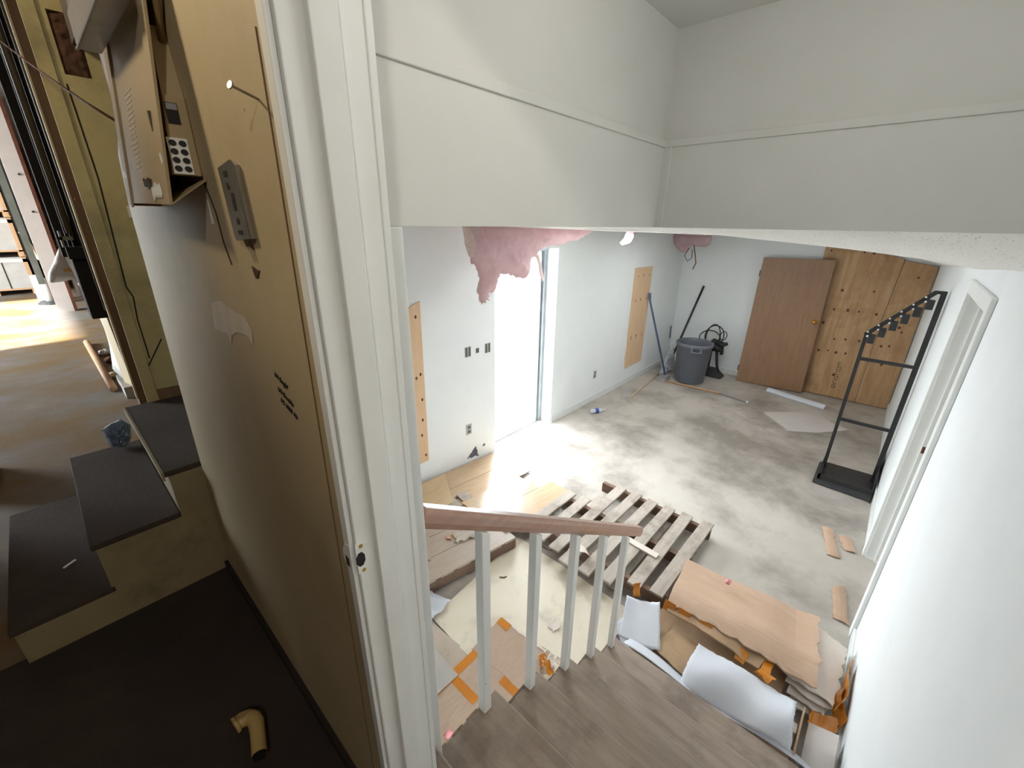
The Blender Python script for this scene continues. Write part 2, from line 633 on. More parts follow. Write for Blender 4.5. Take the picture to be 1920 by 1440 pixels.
def lerp_tab(t, x):
    if x <= t[0][0]: return t[0][1]
    for (a, b), (c, d) in zip(t, t[1:]):
        if x <= c:
            return b + (d - b) * (x - a) / (c - a)
    return t[-1][1]


def ceil_z(x, y):
    base = 2.44 - max(0, x - 1.58) * 0.0205
    wgt = lerp_tab(WY, y)
    low = lerp_tab(RX, x) if x > 1.58 else 2.44
    return base + (low - base) * wgt + 0.004 * math.sin(x * 3.1 + y * 4)


cm = MB()
xs = [1.60 + (7.76 - 1.60) * i / 48 for i in range(49)]
ys = [-.37 + (2.92 + .37) * j / 30 for j in range(31)]
vt = [(x, y, ceil_z(x, y)) for y in ys for x in xs]
vb = [(x, y, z + .05) for x, y, z in vt]
fs = []
NV = len(vt)
for j in range(30):
    for i in range(48):
        a = j * 49 + i
        fs += [(a, a + 49, a + 50, a + 1), (NV + a, NV + a + 1, NV + a + 50, NV + a + 49)]
cm.add(vt + vb, fs)
cm.box(.36, 1.60, .76, 2.92, 2.44, 2.49)
struct('ceiling', cm, 'ceiling_tile', 'sagging white speckled ceiling of the lower room', 'ceiling', smooth=False)

# stairwell: header walls, ceiling
hl = MB().box(.34, 1.66, YS, YS + .08, 2.432, 3.1)
wall_header = struct('wall_header_left', hl, 'upper_wall', 'white boarded header wall above the stair railing', 'wall')
struct('header_panel', MB().box(.36, 1.572, YS - .006, YS, 2.432, 2.70), 'upper_wall', None, None, parent=wall_header)
struct('batten', MB().box(.36, 1.572, YS - .012, YS, 2.690, 2.713), 'upper_wall', None, None, parent=wall_header, bevel=.002)
hf = MB().box(1.58, 1.66, YR - .02, YS + .02, 2.432, 3.1)
wall_front = struct('wall_header_front', hf, 'upper_wall', 'white header wall crossing above the stair foot', 'wall')
struct('header_panel', MB().box(1.574, 1.58, YR, YS, 2.432, 2.70), 'upper_wall', None, None, parent=wall_front)
struct('batten', MB().box(1.568, 1.58, YR, YS, 2.690, 2.713), 'upper_wall', None, None, parent=wall_front, bevel=.002)
struct('corner_strip', MB().box(1.568, 1.58, YS - .035, YS, 2.432, 2.69), 'upper_wall', None, None, parent=wall_front, bevel=.002)
struct('ceiling_stairwell', MB().box(.33, 1.62, YR - .05, YS + .04, 3.026, 3.1), 'upper_wall', 'white ceiling above the stairs', 'ceiling')
struct('wall_return', MB().box(.34, .469, YS - .028, YS + .06, .3, 2.431), 'white_trim', 'short white wall end at the top of the railing', 'wall', bevel=.003)

# roof over everything
struct('roof', MB().box(-4.3, .6, -3.2, 14.2, 4.6, 4.75).box(.34, 7.95, -1.6, 3.2, 3.1, 3.25).box(.33, 1.25, -1.6, 3.2, 4.55, 4.75).box(.6, .75, -1.6, 1.8, 3.2, 4.6), 'roof', 'roof above the rooms', 'roof')

# baseboards
bb = MB().box(4.01, XB, YL - .014, YL, 0, .10)
struct('baseboard_left', bb, 'white_base', 'white baseboard right of the exterior doorway', 'baseboard', bevel=.003)
struct('baseboard_back', MB().box(XB - .014, XB, 1.0, YL, 0, .09), 'white_base', 'white baseboard behind the trash can', 'baseboard', bevel=.003)
struct('baseboard_back_right', MB().box(XB - .014, XB, YR, -.20, 0, .10), 'white_base', 'short white baseboard right of the plywood', 'baseboard', bevel=.003)
struct('baseboard_right', MB().box(.5, 2.88, YR, YR + .014, 0, .09), 'white_base', 'white baseboard beside the heap of cardboard', 'baseboard', bevel=.003)
struct('baseboard_right_far', MB().box(3.92, XB, YR, YR + .014, 0, .10), 'white_base', 'white baseboard behind the black rack', 'baseboard', bevel=.003)

# door in the right wall
d2 = tag(obj('door_2', MB().box(2.96, 3.84, -.485, -.45, .01, 2.075), 'grey_door'), 'closed grey door set in the right wall', 'door', kind='structure')
for nm, b in (('jamb', (3.83, 3.85, -.50, YR, 0, 2.085)), ('jamb', (2.95, 2.97, -.50, YR, 0, 2.085)), ('head_jamb', (2.97, 3.83, -.50, YR, 2.065, 2.085)),
              ('door_stop', (3.815, 3.83, -.45, -.415, 0, 2.065)), ('door_stop', (2.97, 2.985, -.45, -.415, 0, 2.065))):
    obj(nm, MB().box(*b), 'white_trim', d2)
for nm, b in (('casing', (3.84, 3.92, YR, YR + .022, 0, 2.15)), ('casing', (2.88, 2.96, YR, YR + .022, 0, 2.15)), ('head_casing', (2.9605, 3.8395, YR, YR + .0215, 2.075, 2.15))):
    obj(nm, MB().box(*b), 'white_trim', d2, bevel=.004)
tag(obj('strike_plate', MB().box(3.812, 3.83, -.445, -.42, .98, 1.03), 'rust', d2), 'rusty strike plate')

# exterior doorway: frame, threshold and the ground outside
d1 = tag(obj('door_1', MB().box(3.955, 4.0, 3.06, 3.12, 0, 2.15), 'aluminium'), 'grey metal frame of the open exterior doorway', 'door', kind='structure')
obj('frame_stop', MB().box(3.925, 3.957, 3.085, 3.12, 0, 2.15), 'aluminium', d1)
obj('frame_post', MB().box(2.975, 3.01, 3.06, 3.12, 0, 2.15), 'aluminium', d1)
obj('frame_head', MB().box(2.975, 4.0, 3.06, 3.12, 2.15, 2.184), 'aluminium', d1)
obj('threshold', MB().box(2.975, 4.01, 3.07, 3.18, 0, .012), 'aluminium', d1)
obj('reveal_board', MB().box(4.0, 4.012, 2.912, 3.06, 0, .10), 'white_base', d1)
for z in (1.07, 1.286):
    obj('latch_hole', MB().box(3.922, 3.926, 3.095, 3.11, z, z + .03), 'outlet_dark', d1)
struct('ground', MB().box(.6, 40, 3.16, 60, -.3, -.03), 'gravel', 'gravel ground outside the exterior doorway', 'ground')
struct('doorstep', MB().box(2.4, 4.6, 3.16, 4.35, -.1, -.01), 'pavement', 'pale concrete step outside the exterior doorway', 'doorstep')
struct('yard', MB().box(-60, -4.0, -40, 60, .7, ZL - .01), 'pavement', 'paved yard outside the loading door', 'ground')

# ------------------------------------------------------------------ upper floor and warehouse
struct('floor_landing', MB().box(-4.2, .36, -3.1, 1.90, .8, ZL), 'dark_paint', 'dark red-brown painted floor of the upper level', 'floor')
struct('floor_warehouse', MB().box(-4.2, .60, 1.90, 14.2, .8, ZL), 'dark_concrete', 'dirty brown concrete floor of the warehouse', 'floor')
# beige wall beside the doorway, its far edge slightly out of plumb, with a hole knocked through its skin
bm_ = bmesh.new()
outer = [(.57, ZL), (1.853, ZL), (1.742, 2.47), (1.68, 2.60), (1.60, 2.64), (1.48, 2.70), (1.40, 2.80), (1.36, 4.6), (.57, 4.6)]
hole = [(.773, 2.404), (.764, 2.414), (.756, 2.411), (.750, 2.404), (.744, 2.392), (.741, 2.378), (.746, 2.372), (.753, 2.377), (.760, 2.374), (.766, 2.384), (.770, 2.392)]
ed = []
for lp in (outer, hole):
    vv = [bm_.verts.new((.235, y, z)) for y, z in lp]
    ed += [bm_.edges.new((vv[i], vv[(i + 1) % len(vv)])) for i in range(len(vv))]
bmesh.ops.triangle_fill(bm_, edges=ed, use_beauty=True)
bm_.verts.ensure_lookup_table()
ret = bmesh.ops.extrude_face_region(bm_, geom=list(bm_.faces))
for g in ret['geom']:
    if isinstance(g, bmesh.types.BMVert):
        g.co.x += .018
wbm = MB()
bm_.verts.index_update()
wbm.add([v.co.copy() for v in bm_.verts], [[v.index for v in f.verts] for f in bm_.faces])
bm_.free()
wall_beige = struct('wall_beige', wbm, 'beige_wall', 'scuffed beige wall left of the white door jamb', 'wall')
obj('wall_core', MB().box(.285, .335, .575, 1.50, ZL, 4.6), 'dark_plaster', wall_beige)
obj('wall_end', MB().hexa([(.253, 1.835, ZL), (.34, 1.835, ZL), (.34, 1.852, ZL), (.253, 1.852, ZL)], [(.253, 1.725, 2.47), (.34, 1.725, 2.47), (.34, 1.742, 2.47), (.253, 1.742, 2.47)]), 'yellow_wall', wall_beige)
obj('torn_flap', MB().sheet((.2335, .776, 2.372), (.2335, .741, 2.366), (.2335, .752, 2.349), (.2335, .766, 2.352), 4, 4, .0015, None, .004, 3), 'brown_wool', wall_beige)
obj('paint_patch', MB().prism([(.2345, y, z) for y, z in [(1.07, 2.274), (1.0, 2.286), (.924, 2.276), (.865, 2.272), (.843, 2.251), (.853, 2.224), (.875, 2.237), (.941, 2.232), (.978, 2.218), (.997, 2.196), (1.007, 2.218), (1.097, 2.212), (1.088, 2.243)]], (-.0006, 0, 0)), 'faded_patch', wall_beige)
obj('paint_mark', MB().prism([(.2345, .932, 2.471), (.2345, .925, 2.432), (.2345, .94, 2.431)], (-.0006, 0, 0)), 'white_trim', wall_beige)
obj('crack', MB().tube([(.2345, .97, 2.66), (.2345, .945, 2.56), (.2345, .93, 2.50), (.2345, .90, 2.45), (.2345, .893, 2.40), (.2345, .875, 2.365)], .0013, 5), 'soot', wall_beige)
obj('wall_base_strip', MB().box(.222, .235, .575, 1.85, ZL, ZL + .045), 'dark_timber', wall_beige)
obj('seam', MB().tube([(.2345, .60, 2.64), (.2345, .612, 2.2), (.2345, .625, 1.7), (.2345, .64, 1.1)], .0011, 4), 'old_timber', wall_beige)
for tx, y, z in (("1/4 Single'", .770, 2.184), ('1/3 Double', .767, 2.157), ('1/2 1000 Ab', .7645, 2.137)):
    text_part('handwriting', tx, (.2342, y, z), .0135, (0, -1, -.24), (0, -.12, 1), 'ink', wall_beige, .1)
struct('wall_door_upper', MB().box(.235, .34, -.5, .57, 3.06, 4.6).box(.235, .34, -1.6, -.40, ZL, 4.6), 'beige_wall', 'beige wall right of and above the doorway', 'wall')

# door frame in the doorway at the head of the stairs
df = thing('trim_1', (.29, .56, ZL), 'white painted door jamb beside the beige wall', 'door frame', kind='structure')
obj('jamb', MB().box(.236, .342, .550, .572, ZL, 3.06), 'white_trim', df, bevel=.002)
obj('jamb_edge', MB().box(.2275, .2355, .556, .576, ZL, 3.06), 'white_trim', df, bevel=.0015)
obj('door_stop', MB().box(.267, .302, .538, .550, ZL, 3.06), 'white_trim', df, bevel=.002)
obj('jamb', MB().box(.236, .342, -.40, -.362, ZL, 3.06), 'white_trim', df)
obj('head_jamb', MB().box(.236, .342, -.36, .55, 3.04, 3.06), 'white_trim', df)
obj('corner_bead', MB().box(.340, .352, .548, .60, ZL, 3.06), 'white_trim', df, bevel=.002)
stp = MB().prism([(.2335, .5485, 1.945), (.262, .5485, 1.940), (.262, .5485, 1.882), (.2335, .5485, 1.884)], (0, .002, 0))
stk = obj('strike_plate', stp, 'white_trim', df)
lip = [(.2265, .5545 + .028 * math.sin(a) ** 1, 1.914 + .030 * math.cos(a)) for a in [math.pi * k / 10 for k in range(11)]]
obj('lip', MB().prism(lip, (.0012, 0, 0)), 'white_trim', stk)
obj('latch_hole', MB().prism([(.240 + .0085 * math.cos(a), .5483, 1.912 + .015 * math.sin(a)) for a in [math.pi * k / 4 + .39 for k in range(8)]], (0, .0006, 0)), 'dark_hole', stk)
obj('worn_metal', MB().box(.2262, .2270, .562, .574, 1.895, 1.915), 'galvanised', stk)
for z in (1.938, 1.888):
    obj('screw', MB().prism([(.243 + .0035 * math.cos(a), .5478, z + .0035 * math.sin(a)) for a in [math.pi * k / 5 for k in range(10)]], (0, .001, 0)), 'brass', stk)

# yellow wall beyond the raised steps and the warehouse shell
yw = MB().box(.238, .290, 2.74, 2.86, ZL, 4.6).box(.290, 1.2, 2.74, 2.86, ZL, 2.985).box(.372, 1.2, 2.74, 2.86, 2.985, 3.23).box(.29, 1.2, 2.74, 2.86, 3.20, 4.6)
wall_yellow = struct('wall_yellow', yw, 'yellow_wall', 'cracked yellow wall beyond the beige wall', 'wall')
obj('insulation', MB().pillow([(.288, 2.985), (.374, 2.975), (.376, 3.06), (.376, 3.24), (.34, 3.22), (.31, 3.20), (.288, 3.19)], ((0, 2.762, 0), (1, 0, 0), (0, 0, 1), (0, -1, 0)), .02, .02, .006, .012, 40), 'brown_wool', wall_yellow, smooth=True)
obj('crack', MB().tube([(.285, 2.739, 2.95), (.292, 2.739, 2.6), (.279, 2.739, 2.3), (.272, 2.739, 2.13), (.286, 2.739, 2.08), (.276, 2.739, 1.97), (.276, 2.739, 1.77)], .003, 5), 'soot', wall_yellow)
obj('seam', MB().tube([(.262, 2.739, 1.73), (.345, 2.739, 1.86)], .003, 5), 'soot', wall_yellow)
obj('edge_board', MB().box(.215, .262, 2.728, 2.74, 1.545, 4.6), 'yellow_wall', wall_yellow)
obj('skirting', MB().box(.262, 1.15, 2.73, 2.74, 1.545, 1.60), 'old_timber', wall_yellow)
struct('wall_warehouse', MB().box(.46, .6, 2.86, 14.2, ZL, 4.6), 'brown_wall', 'dark wall along the right side of the warehouse', 'wall')
struct('wall_far', MB().box(-4.2, .6, 14.0, 14.2, ZL, 4.6), 'brown_wall', 'far dark wall of the warehouse', 'wall')
ww = MB().box(-4.2, -4.0, -3.1, 6.9, ZL, 4.6).box(-4.2, -4.0, 11.2, 14.2, ZL, 4.6).box(-4.2, -4.0, 6.9, 11.2, 4.2, 4.6)
struct('wall_loading', ww, 'brown_wall', 'warehouse wall with the open loading door', 'wall')
struct('wall_behind', MB().box(-4.2, .34, -3.2, -3.0, ZL, 4.6).box(.235, .34, -3.1, -1.6, ZL, 4.6), 'beige_wall', 'beige wall at the near end of the upper level', 'wall')

struct('wall_added_screen', MB().box(-4.0, -.62, 2.80, 2.92, ZL, 4.6), 'brown_wall', 'added dark partition keeping loading door light off the landing', 'wall')  # added out of view to block daylight from the loading door

# ------------------------------------------------------------------ stairs and railing
st = thing('staircase', (1.1, .2, 0), 'worn brown wooden stairs leading down beside the white wall', 'stairs')
RISE, RUN = .169, .2495
for i in range(5):
    z = RISE * (i + 1)
    xn = 1.733 - RUN * i
    xb = xn - RUN - .02 if i < 4 else .36
    t = obj('tread', MB().box(xb, xn, YR + .015, YS, z - .032, z), 'tread_wood', st, bevel=.005)
    ch = MB()
    for k in range(5):
        a = xb + .04 + (xn - xb - .05) * k / 5
        ch.box(a, a + .03 + .02 * R.random(), YS - .004 - .006 * R.random(), YS + .0022, z - .025, z + .001)
    obj('chipped_edge', ch, 'chipped_edge', t, kind='stuff')
    obj('riser', MB().box(xn - .035, xn - .02, YR + .015, YS - .01, z - RISE, z - .032), 'tread_wood', st)
obj('landing_edge', MB().box(.335, .424, YR + .01, YS, ZL - .035, ZL + .002), 'tread_wood', st, bevel=.006)
obj('riser', MB().box(.385, .40, YR + .015, YS - .01, ZL - RISE, ZL - .035), 'tread_wood', st)
sg = MB()
prof = [(.36, ZL - .04)]
for i in range(4, -1, -1):
    xn = 1.733 - RUN * i
    z = RISE * (i + 1)
    prev = prof[-1]
    prof += [(prev[0] if len(prof) > 1 else .38, z - .033), (xn - .03, z - .033)]
prof += [(1.70, 0), (1.40, 0), (.36, .70)]
sg.prism([(x, YS - .045, z) for x, z in prof], (0, .035, 0))
obj('stringer', sg, 'white_base', st)

rl = thing('railing', (1.1, YS, .2), 'brown wooden handrail on white square balusters', 'railing')
SL = -.656


def rail_z(x):
    return 1.765 + SL * (x - .49)


hp = [(-.022, -.028), (-.026, -.01), (-.026, .012), (-.018, .024), (.018, .024), (.026, .012), (.026, -.01), (.022, -.028)]
a, b = Vector((.468, YS, rail_z(.468))), Vector((1.875, YS, rail_z(1.875)))
nrm = Vector((-SL, 0, 1)).normalized()
hm = MB().add([a + Vector((0, p, 0)) + nrm * q for p, q in hp] + [b + Vector((0, p, 0)) + nrm * q for p, q in hp],
              [tuple(range(8))[::-1], tuple(range(8, 16))] + [(i, (i + 1) % 8, 8 + (i + 1) % 8, 8 + i) for i in range(8)])
obj('handrail', hm, 'rail_wood', rl, bevel=.004)
for i, (xb, yo) in enumerate(((.665, 0), (.918, 0), (1.18, 0), (1.425, 0), (1.672, 0))):
    zb = RISE * (5 - i)
    s = .0165
    zt0, zt1 = rail_z(xb - s) - .033, rail_z(xb + s) - .033
    y0, y1 = YS - .035, YS - .002
    obj('baluster', MB().hexa([(xb - s, y0, zb), (xb + s, y0, zb), (xb + s, y1, zb), (xb - s, y1, zb)],
                              [(xb - s, y0, zt0), (xb + s, y0, zt1), (xb + s, y1, zt1), (xb - s, y1, zt0)]), 'white_trim', rl, bevel=.003)

# ------------------------------------------------------------------ things on the lower floor
# leaning veneered door
ld = thing('leaning_door', (7.6, 1.15, 0), 'brown veneered door slab leaning against the plywood', 'door')
TH = .035


def lean(u, v, w=0.0):     # u along the bottom edge 0..1, v up 0..1, w out of the face
    A, B = Vector((7.52, 1.612, .004)), Vector((7.585, .68, .02))
    C, D = Vector((7.66, 1.625, 1.995)), Vector((7.645, .71, 2.012))
    p = A.lerp(B, u).lerp(C.lerp(D, u), v)
    return p + Vector((-w, 0, 0))


sl = MB().hexa([lean(0, 0, 0), lean(1, 0, 0), lean(1, 0, TH), lean(0, 0, TH)], [lean(0, 1, 0), lean(1, 1, 0), lean(1, 1, TH), lean(0, 1, TH)])
obj('slab', sl, 'veneer', ld, bevel=.002)
kc = lean(.935, .555, TH)
kn = obj('knob', MB().lathe((0, 0, 0), [(.0, .062), (.016, .062), (.026, .052), (.027, .04), (.018, .028), (.011, .02), (.011, .0)], 16), 'brass', ld, smooth=True)
rose = MB().lathe((0, 0, 0), [(0, .006), (.03, .006), (.033, 0)], 20)
rmat = Vector((-1, 0, 0)).to_track_quat('Z', 'Y').to_matrix()
for o in (kn,):
    for v in o.data.vertices:
        v.co = rmat @ (v.co + Vector(o['_base'])) + kc - Vector(o['_base'])
rose.v = [rmat @ v + kc for v in rose.v]
obj('rosette', rose, 'brass', kn, smooth=True)
for vv in (.11, .88):
    p = lean(0, vv, TH / 2)
    obj('hinge', MB().box(p.x - .02, p.x + .02, p.y - .002, p.y + .012, p.z - .045, p.z + .045), 'black_metal', ld)

# plywood sheets on the end wall
KN = [(0.805, 2.133), (0.432, 2.13), (0.327, 2.125), (0.584, 1.322), (0.422, 1.329), (0.295, 1.328), (0.1, 1.318), (0.036, 1.287), (0.668, 1.113), (0.478, 0.894), (0.349, 0.911), (0.189, 0.917), (0.625, 0.694), (0.513, 0.709), (0.412, 0.698), (0.299, 0.707), (-0.06, 0.891), (-0.144, 0.907), (-0.179, 1.176), (-0.22, 1.116), (-0.195, 1.842), (-0.17, 1.327), (-0.131, 0.633), (.55, 1.6), (.2, 1.62), (.36, .36), (.12, .3), (.06, 1.55)]


def ply(pts, label, kn):
    t = thing('plywood_sheet', (7.71, sum(p[0] for p in pts) / len(pts), 0), label, 'plywood', 'plywood sheets on the end wall')
    obj('sheet', MB().prism([(7.705, y, z) for y, z in pts], (.04, 0, 0)), 'plywood', t)
    for y, z in kn:
        r = R.uniform(.013, .021)
        obj('knot', MB().prism([(7.7045, y + r * math.cos(a) * R.uniform(.8, 1.1), z + 1.15 * r * math.sin(a)) for a in [math.pi * k / 4 for k in range(8)]], (.002, 0, 0)), 'knot', t)
    return t


p1 = ply([(.88, .01), (.022, .01), (.03, 1.2), (-.005, 2.06), (.1, 2.09), (.3, 2.14), (.6, 2.2), (.88, 2.205)], 'wide knotty plywood sheet behind the leaning door', [k for k in KN if k[0] > .06])
p2 = ply([(.018, .01), (-.348, .01), (-.345, 1.99), (-.012, 2.045), (.026, 1.2)], 'narrow plywood strip beside the wide knotty sheet', [k for k in KN if k[0] < .01])
stm = MB()
for k, z in enumerate((.16, .23, .30, .37, .44, .51)):
    for (y0, y1, z0, z1) in ((.30, .345, z, z + .006), (.30, .345, z + .044, z + .05), (.30, .306, z, z + .05), (.339, .345, z, z + .05)):
        if not (k % 2 and y0 == .30 and y1 == .306):
            stm.box(7.7035, 7.7055, y0, y1, z0, z1)
obj('stencil_mark', stm, 'ink', p1)

# boards over the windows of the long wall
wb1 = thing('window_board', (6.23, YL, .28), 'tall pale pine board on the wall behind the broom', 'board')
wbw = .575
for k in range(3):
    x0 = 5.93 + k * .195
    obj('plank', MB().box(x0, x0 + .193, YL - .014, YL - .0005, .28 + .003 * k, 1.845 - .004 * k), 'pine', wb1, bevel=.002)
kk = MB()
for z in (1.72, 1.36, 1.34, .78, .75):
    for x in (6.03, 6.2, 6.4):
        kk.prism([(x + .02 * R.random() + .012 * math.cos(a), YL - .0145, z + .014 * math.sin(a)) for a in [math.pi * q / 4 for q in range(8)]], (0, .001, 0))
obj('knots', kk, 'knot', wb1, kind='stuff')
wb2 = thing('window_board', (1.9, YL, .31), 'narrow pale pine board on the wall beside the door jamb', 'board')
obj('plank', MB().prism([(1.70, YL - .014, .322), (2.06, YL - .014, .31), (2.075, YL - .014, 1.825), (1.98, YL - .014, 1.79), (1.70, YL - .014, 1.62)], (0, .0135, 0)), 'pine', wb2, bevel=.002)
kk = MB()
for x, z in ((2.03, 1.19), (1.985, 1.165), (2.0, .60), (2.03, .38), (2.02, 1.7), (2.03, .95), (2.02, .75)):
    kk.prism([(x + .011 * math.cos(a), YL - .0145, z + .016 * math.sin(a)) for a in [math.pi * q / 4 for q in range(8)]], (0, .001, 0))
obj('knots', kk, 'knot', wb2, kind='stuff')


# outlets and switch boxes on the long wall
def outlet(x, z, label, kindo):
    t = thing('wall_outlet' if kindo != 's' else 'switch_box', (x, YL, z), label, 'outlet' if kindo != 's' else 'switch')
    if kindo == 's':
        obj('box', MB().box(x - .038, x + .038, YL - .004, YL - .0003, z - .05, z + .05), 'outlet_plate', t)
        for dx in (-.02, .02):
            obj('opening', MB().box(x + dx - .011, x + dx + .011, YL - .006, YL - .004, z - .045, z + .045), 'outlet_dark', t)
    elif kindo == 'b':
        obj('box', MB().box(x - .018, x + .018, YL - .004, YL - .0003, z - .022, z + .022), 'outlet_dark', t)
        obj('rim', MB().box(x - .022, x + .022, YL - .002, YL - .0002, z - .026, z + .026), 'outlet_plate', t)
    else:
        obj('plate', MB().box(x - .036, x + .036, YL - .006, YL - .0003, z - .057, z + .057), 'outlet_plate', t, bevel=.002)
        for dz in (-.025, .025):
            obj('socket', MB().box(x - .017, x + .017, YL - .008, YL - .006, z + dz - .015, z + dz + .015), 'outlet_dark', t)


outlet(2.589, .438, 'low wall outlet left of the exterior doorway', 'o')
outlet(5.041, .411, 'small wall outlet below the tall pine board', 'o')
outlet(2.602, 1.27, 'left open switch box beside the exterior doorway', 's')
outlet(2.729, 1.259, 'small square box between the two switch boxes', 'b')
outlet(2.870, 1.256, 'open switch box nearest the exterior doorway', 's')
obj('paint_chip', MB().sheet((2.53, YL - .001, .10), (2.74, YL - .001, .06), (2.69, YL - .001, .21), (2.64, YL - .001, .17), 8, 6, .0008, None, .03, 9), 'chip_dark', wall_left)
obj('paint_chip', MB().sheet((2.77, YL - .001, .16), (2.83, YL - .001, .15), (2.82, YL - .001, .19), (2.79, YL - .001, .185), 4, 4, .0008, None, .01, 2), 'chip_dark', wall_left)

# laminate flooring panels by the doorway, propped on the low pallet on their left
lf = thing('laminate_flooring', (2.4, 2.2, 0), 'glossy tan laminate panels by the exterior doorway', 'flooring')


def lam_z(x):
    return .012 + .125 * max(0, min(1, (2.93 - x) / .95))


ends = [2.955, 2.945, 2.78, 2.93]
for k in range(4):
    y1 = 2.895 - k * .272
    y0 = y1 - .268
    xa = 1.50 if k < 2 else 1.98
    xe = ends[k]
    obj('panel', MB().sheet((xa, y0, lam_z(xa)), (xe, y0, lam_z(xe)), (xe, y1, lam_z(xe)), (xa, y1, lam_z(xa)), 10, 6, .008, None, .05 if k == 2 else .012, k, 'b'), 'laminate', lf)
tp = tag(obj('plywood_offcut', MB().prism([(1.45, 2.42, .154), (1.93, 2.40, .150), (2.19, 2.83, .12), (1.45, 2.86, .154)], (0, 0, .006)), 'thin_ply'), 'thin tan plywood offcut lying on the laminate panels', 'board')

# low pallet on the left that carries grey laminate planks
pl2 = thing('pallet', (1.62, 2.2, 0), 'low wooden pallet under the grey laminate planks', 'pallet', 'pallets')
A2, ang = Vector((1.22, 1.885, 0)), math.radians(-11)
ux, uy = Vector((math.cos(ang), math.sin(ang), 0)), Vector((-math.sin(ang), math.cos(ang), 0))


def p2(u, v, z):
    return A2 + ux * u + uy * v + Vector((0, 0, z))


for v in (.0, .36, .72):
    obj('stringer', MB().hexa([p2(0, v, .02), p2(.80, v, .02), p2(.80, v + .035, .02), p2(0, v + .035, .02)], [p2(0, v, .10), p2(.80, v, .10), p2(.80, v + .035, .10), p2(0, v + .035, .10)]), 'pallet_dark', pl2)
for u in (0, .36, .70):
    obj('bottom_slat', MB().hexa([p2(u, 0, .001), p2(u + .09, 0, .001), p2(u + .09, .76, .001), p2(u, .76, .001)], [p2(u, 0, .02), p2(u + .09, 0, .02), p2(u + .09, .76, .02), p2(u, .76, .02)]), 'pallet_dark', pl2)
for u in (0, .14, .28, .42, .56, .70):
    obj('deck_slat', MB().hexa([p2(u, 0, .10), p2(u + .10, 0, .10), p2(u + .10, .76, .10), p2(u, .76, .10)], [p2(u, 0, .118), p2(u + .10, 0, .118), p2(u + .10, .76, .118), p2(u, .76, .118)]), 'pallet_wood', pl2)
gp = thing('grey_planks', (1.62, 2.1, .118), 'grey laminate planks lying on the low pallet', 'planks')
for k in range(3):
    v0 = -.012 + k * .20
    obj('plank', MB().hexa([p2(-.03, v0, .119), p2(.78, v0, .119), p2(.78, v0 + .196, .119), p2(-.03, v0 + .196, .119)], [p2(-.03, v0, .132), p2(.78, v0, .132), p2(.78, v0 + .196, .132), p2(-.03, v0 + .196, .132)]), 'grey_laminate', gp, bevel=.001)
tag(obj('plank_offcut', MB().hexa([p2(.08, .20, .133), p2(.14, .16, .133), p2(.26, .36, .133), p2(.20, .40, .133)], [p2(.08, .20, .142), p2(.14, .16, .142), p2(.26, .36, .142), p2(.20, .40, .142)]), 'grey_laminate'), 'narrow grey plank offcut on the planks beside the door jamb', 'plank')
tag(obj('torn_board', MB().sheet(p2(.36, .20, .134), p2(.56, .15, .134), p2(.60, .29, .134), p2(.40, .30, .134), 8, 5, .012, None, .03, 8), 'pallet_wood'), 'torn grey board scrap on the laminate planks', 'board')
tag(obj('tape_scrap', MB().sheet(p2(.33, .28, .134), p2(.39, .24, .134), p2(.41, .30, .134), p2(.35, .32, .134), 5, 5, .002, lambda u, v: .012 * math.sin(5 * u + 3 * v), .015, 4), 'tape'), 'crumpled orange tape beside the torn board', 'tape')

# main pallet
pl = thing('pallet', (2.7, 1.15, 0), 'weathered grey slatted pallet in the middle of the floor', 'pallet', 'pallets')
for x in (2.24, 2.70, 3.14):
    obj('stringer', MB().box(x, x + .04, .62, 1.80 if x < 3 else 1.62, .022, .112), 'pallet_dark', pl)
for x in (2.22, 2.46, 2.70, 2.94, 3.13):
    pass
for k, y in enumerate((.64, .93, 1.22, 1.51)):
    obj('bottom_slat', MB().box(2.18, 3.20, y, y + .10, .002, .022), 'pallet_wood', pl)
yy = [.625, .782, .938, 1.09, 1.245, 1.39, 1.545, 1.70]
for k, y in enumerate(yy):
    xa = [2.235, 2.20, 2.10, 2.06, 2.04, 2.10, 2.12, 2.15][k]
    xe = [3.235, 3.215, 3.205, 3.19, 3.20, 3.19, 2.82, 2.80][k]
    sk = R.uniform(-.008, .008)
    obj('deck_slat', MB().hexa([(xa, y + sk, .112), (xe, y - sk, .112), (xe + .006, y + .092 - sk, .112), (xa, y + .092 + sk, .112)],
                               [(xa, y + sk, .13), (xe, y - sk, .13), (xe + .006, y + .092 - sk, .13), (xa, y + .092 + sk, .13)]), 'pallet_wood', pl, bevel=.002)
tag(obj('white_batten', MB().hexa([(2.548, 1.10, .131), (2.60, 1.10, .131), (2.585, .81, .131), (2.53, .81, .131)], [(2.548, 1.10, .143), (2.60, 1.10, .143), (2.585, .81, .143), (2.53, .81, .143)]), 'paperboard_white'), 'short white batten lying across the pallet slats', 'batten')
tag(obj('curled_card', MB().sheet((2.12, 1.28, .131), (2.22, 1.18, .131), (2.27, 1.25, .131), (2.17, 1.35, .131), 8, 4, .003, lambda u, v: .045 * math.sin(math.pi * u), .006, 3), 'paperboard_white'), 'curled white card at the near edge of the pallet', 'card')
tag(obj('white_scrap', MB().sheet((2.32, 1.45, .131), (2.42, 1.42, .131), (2.50, 1.47, .131), (2.40, 1.51, .131), 6, 3, .010, None, .015, 5), 'paperboard_white'), 'small white board scrap among the pallet slats', 'board')

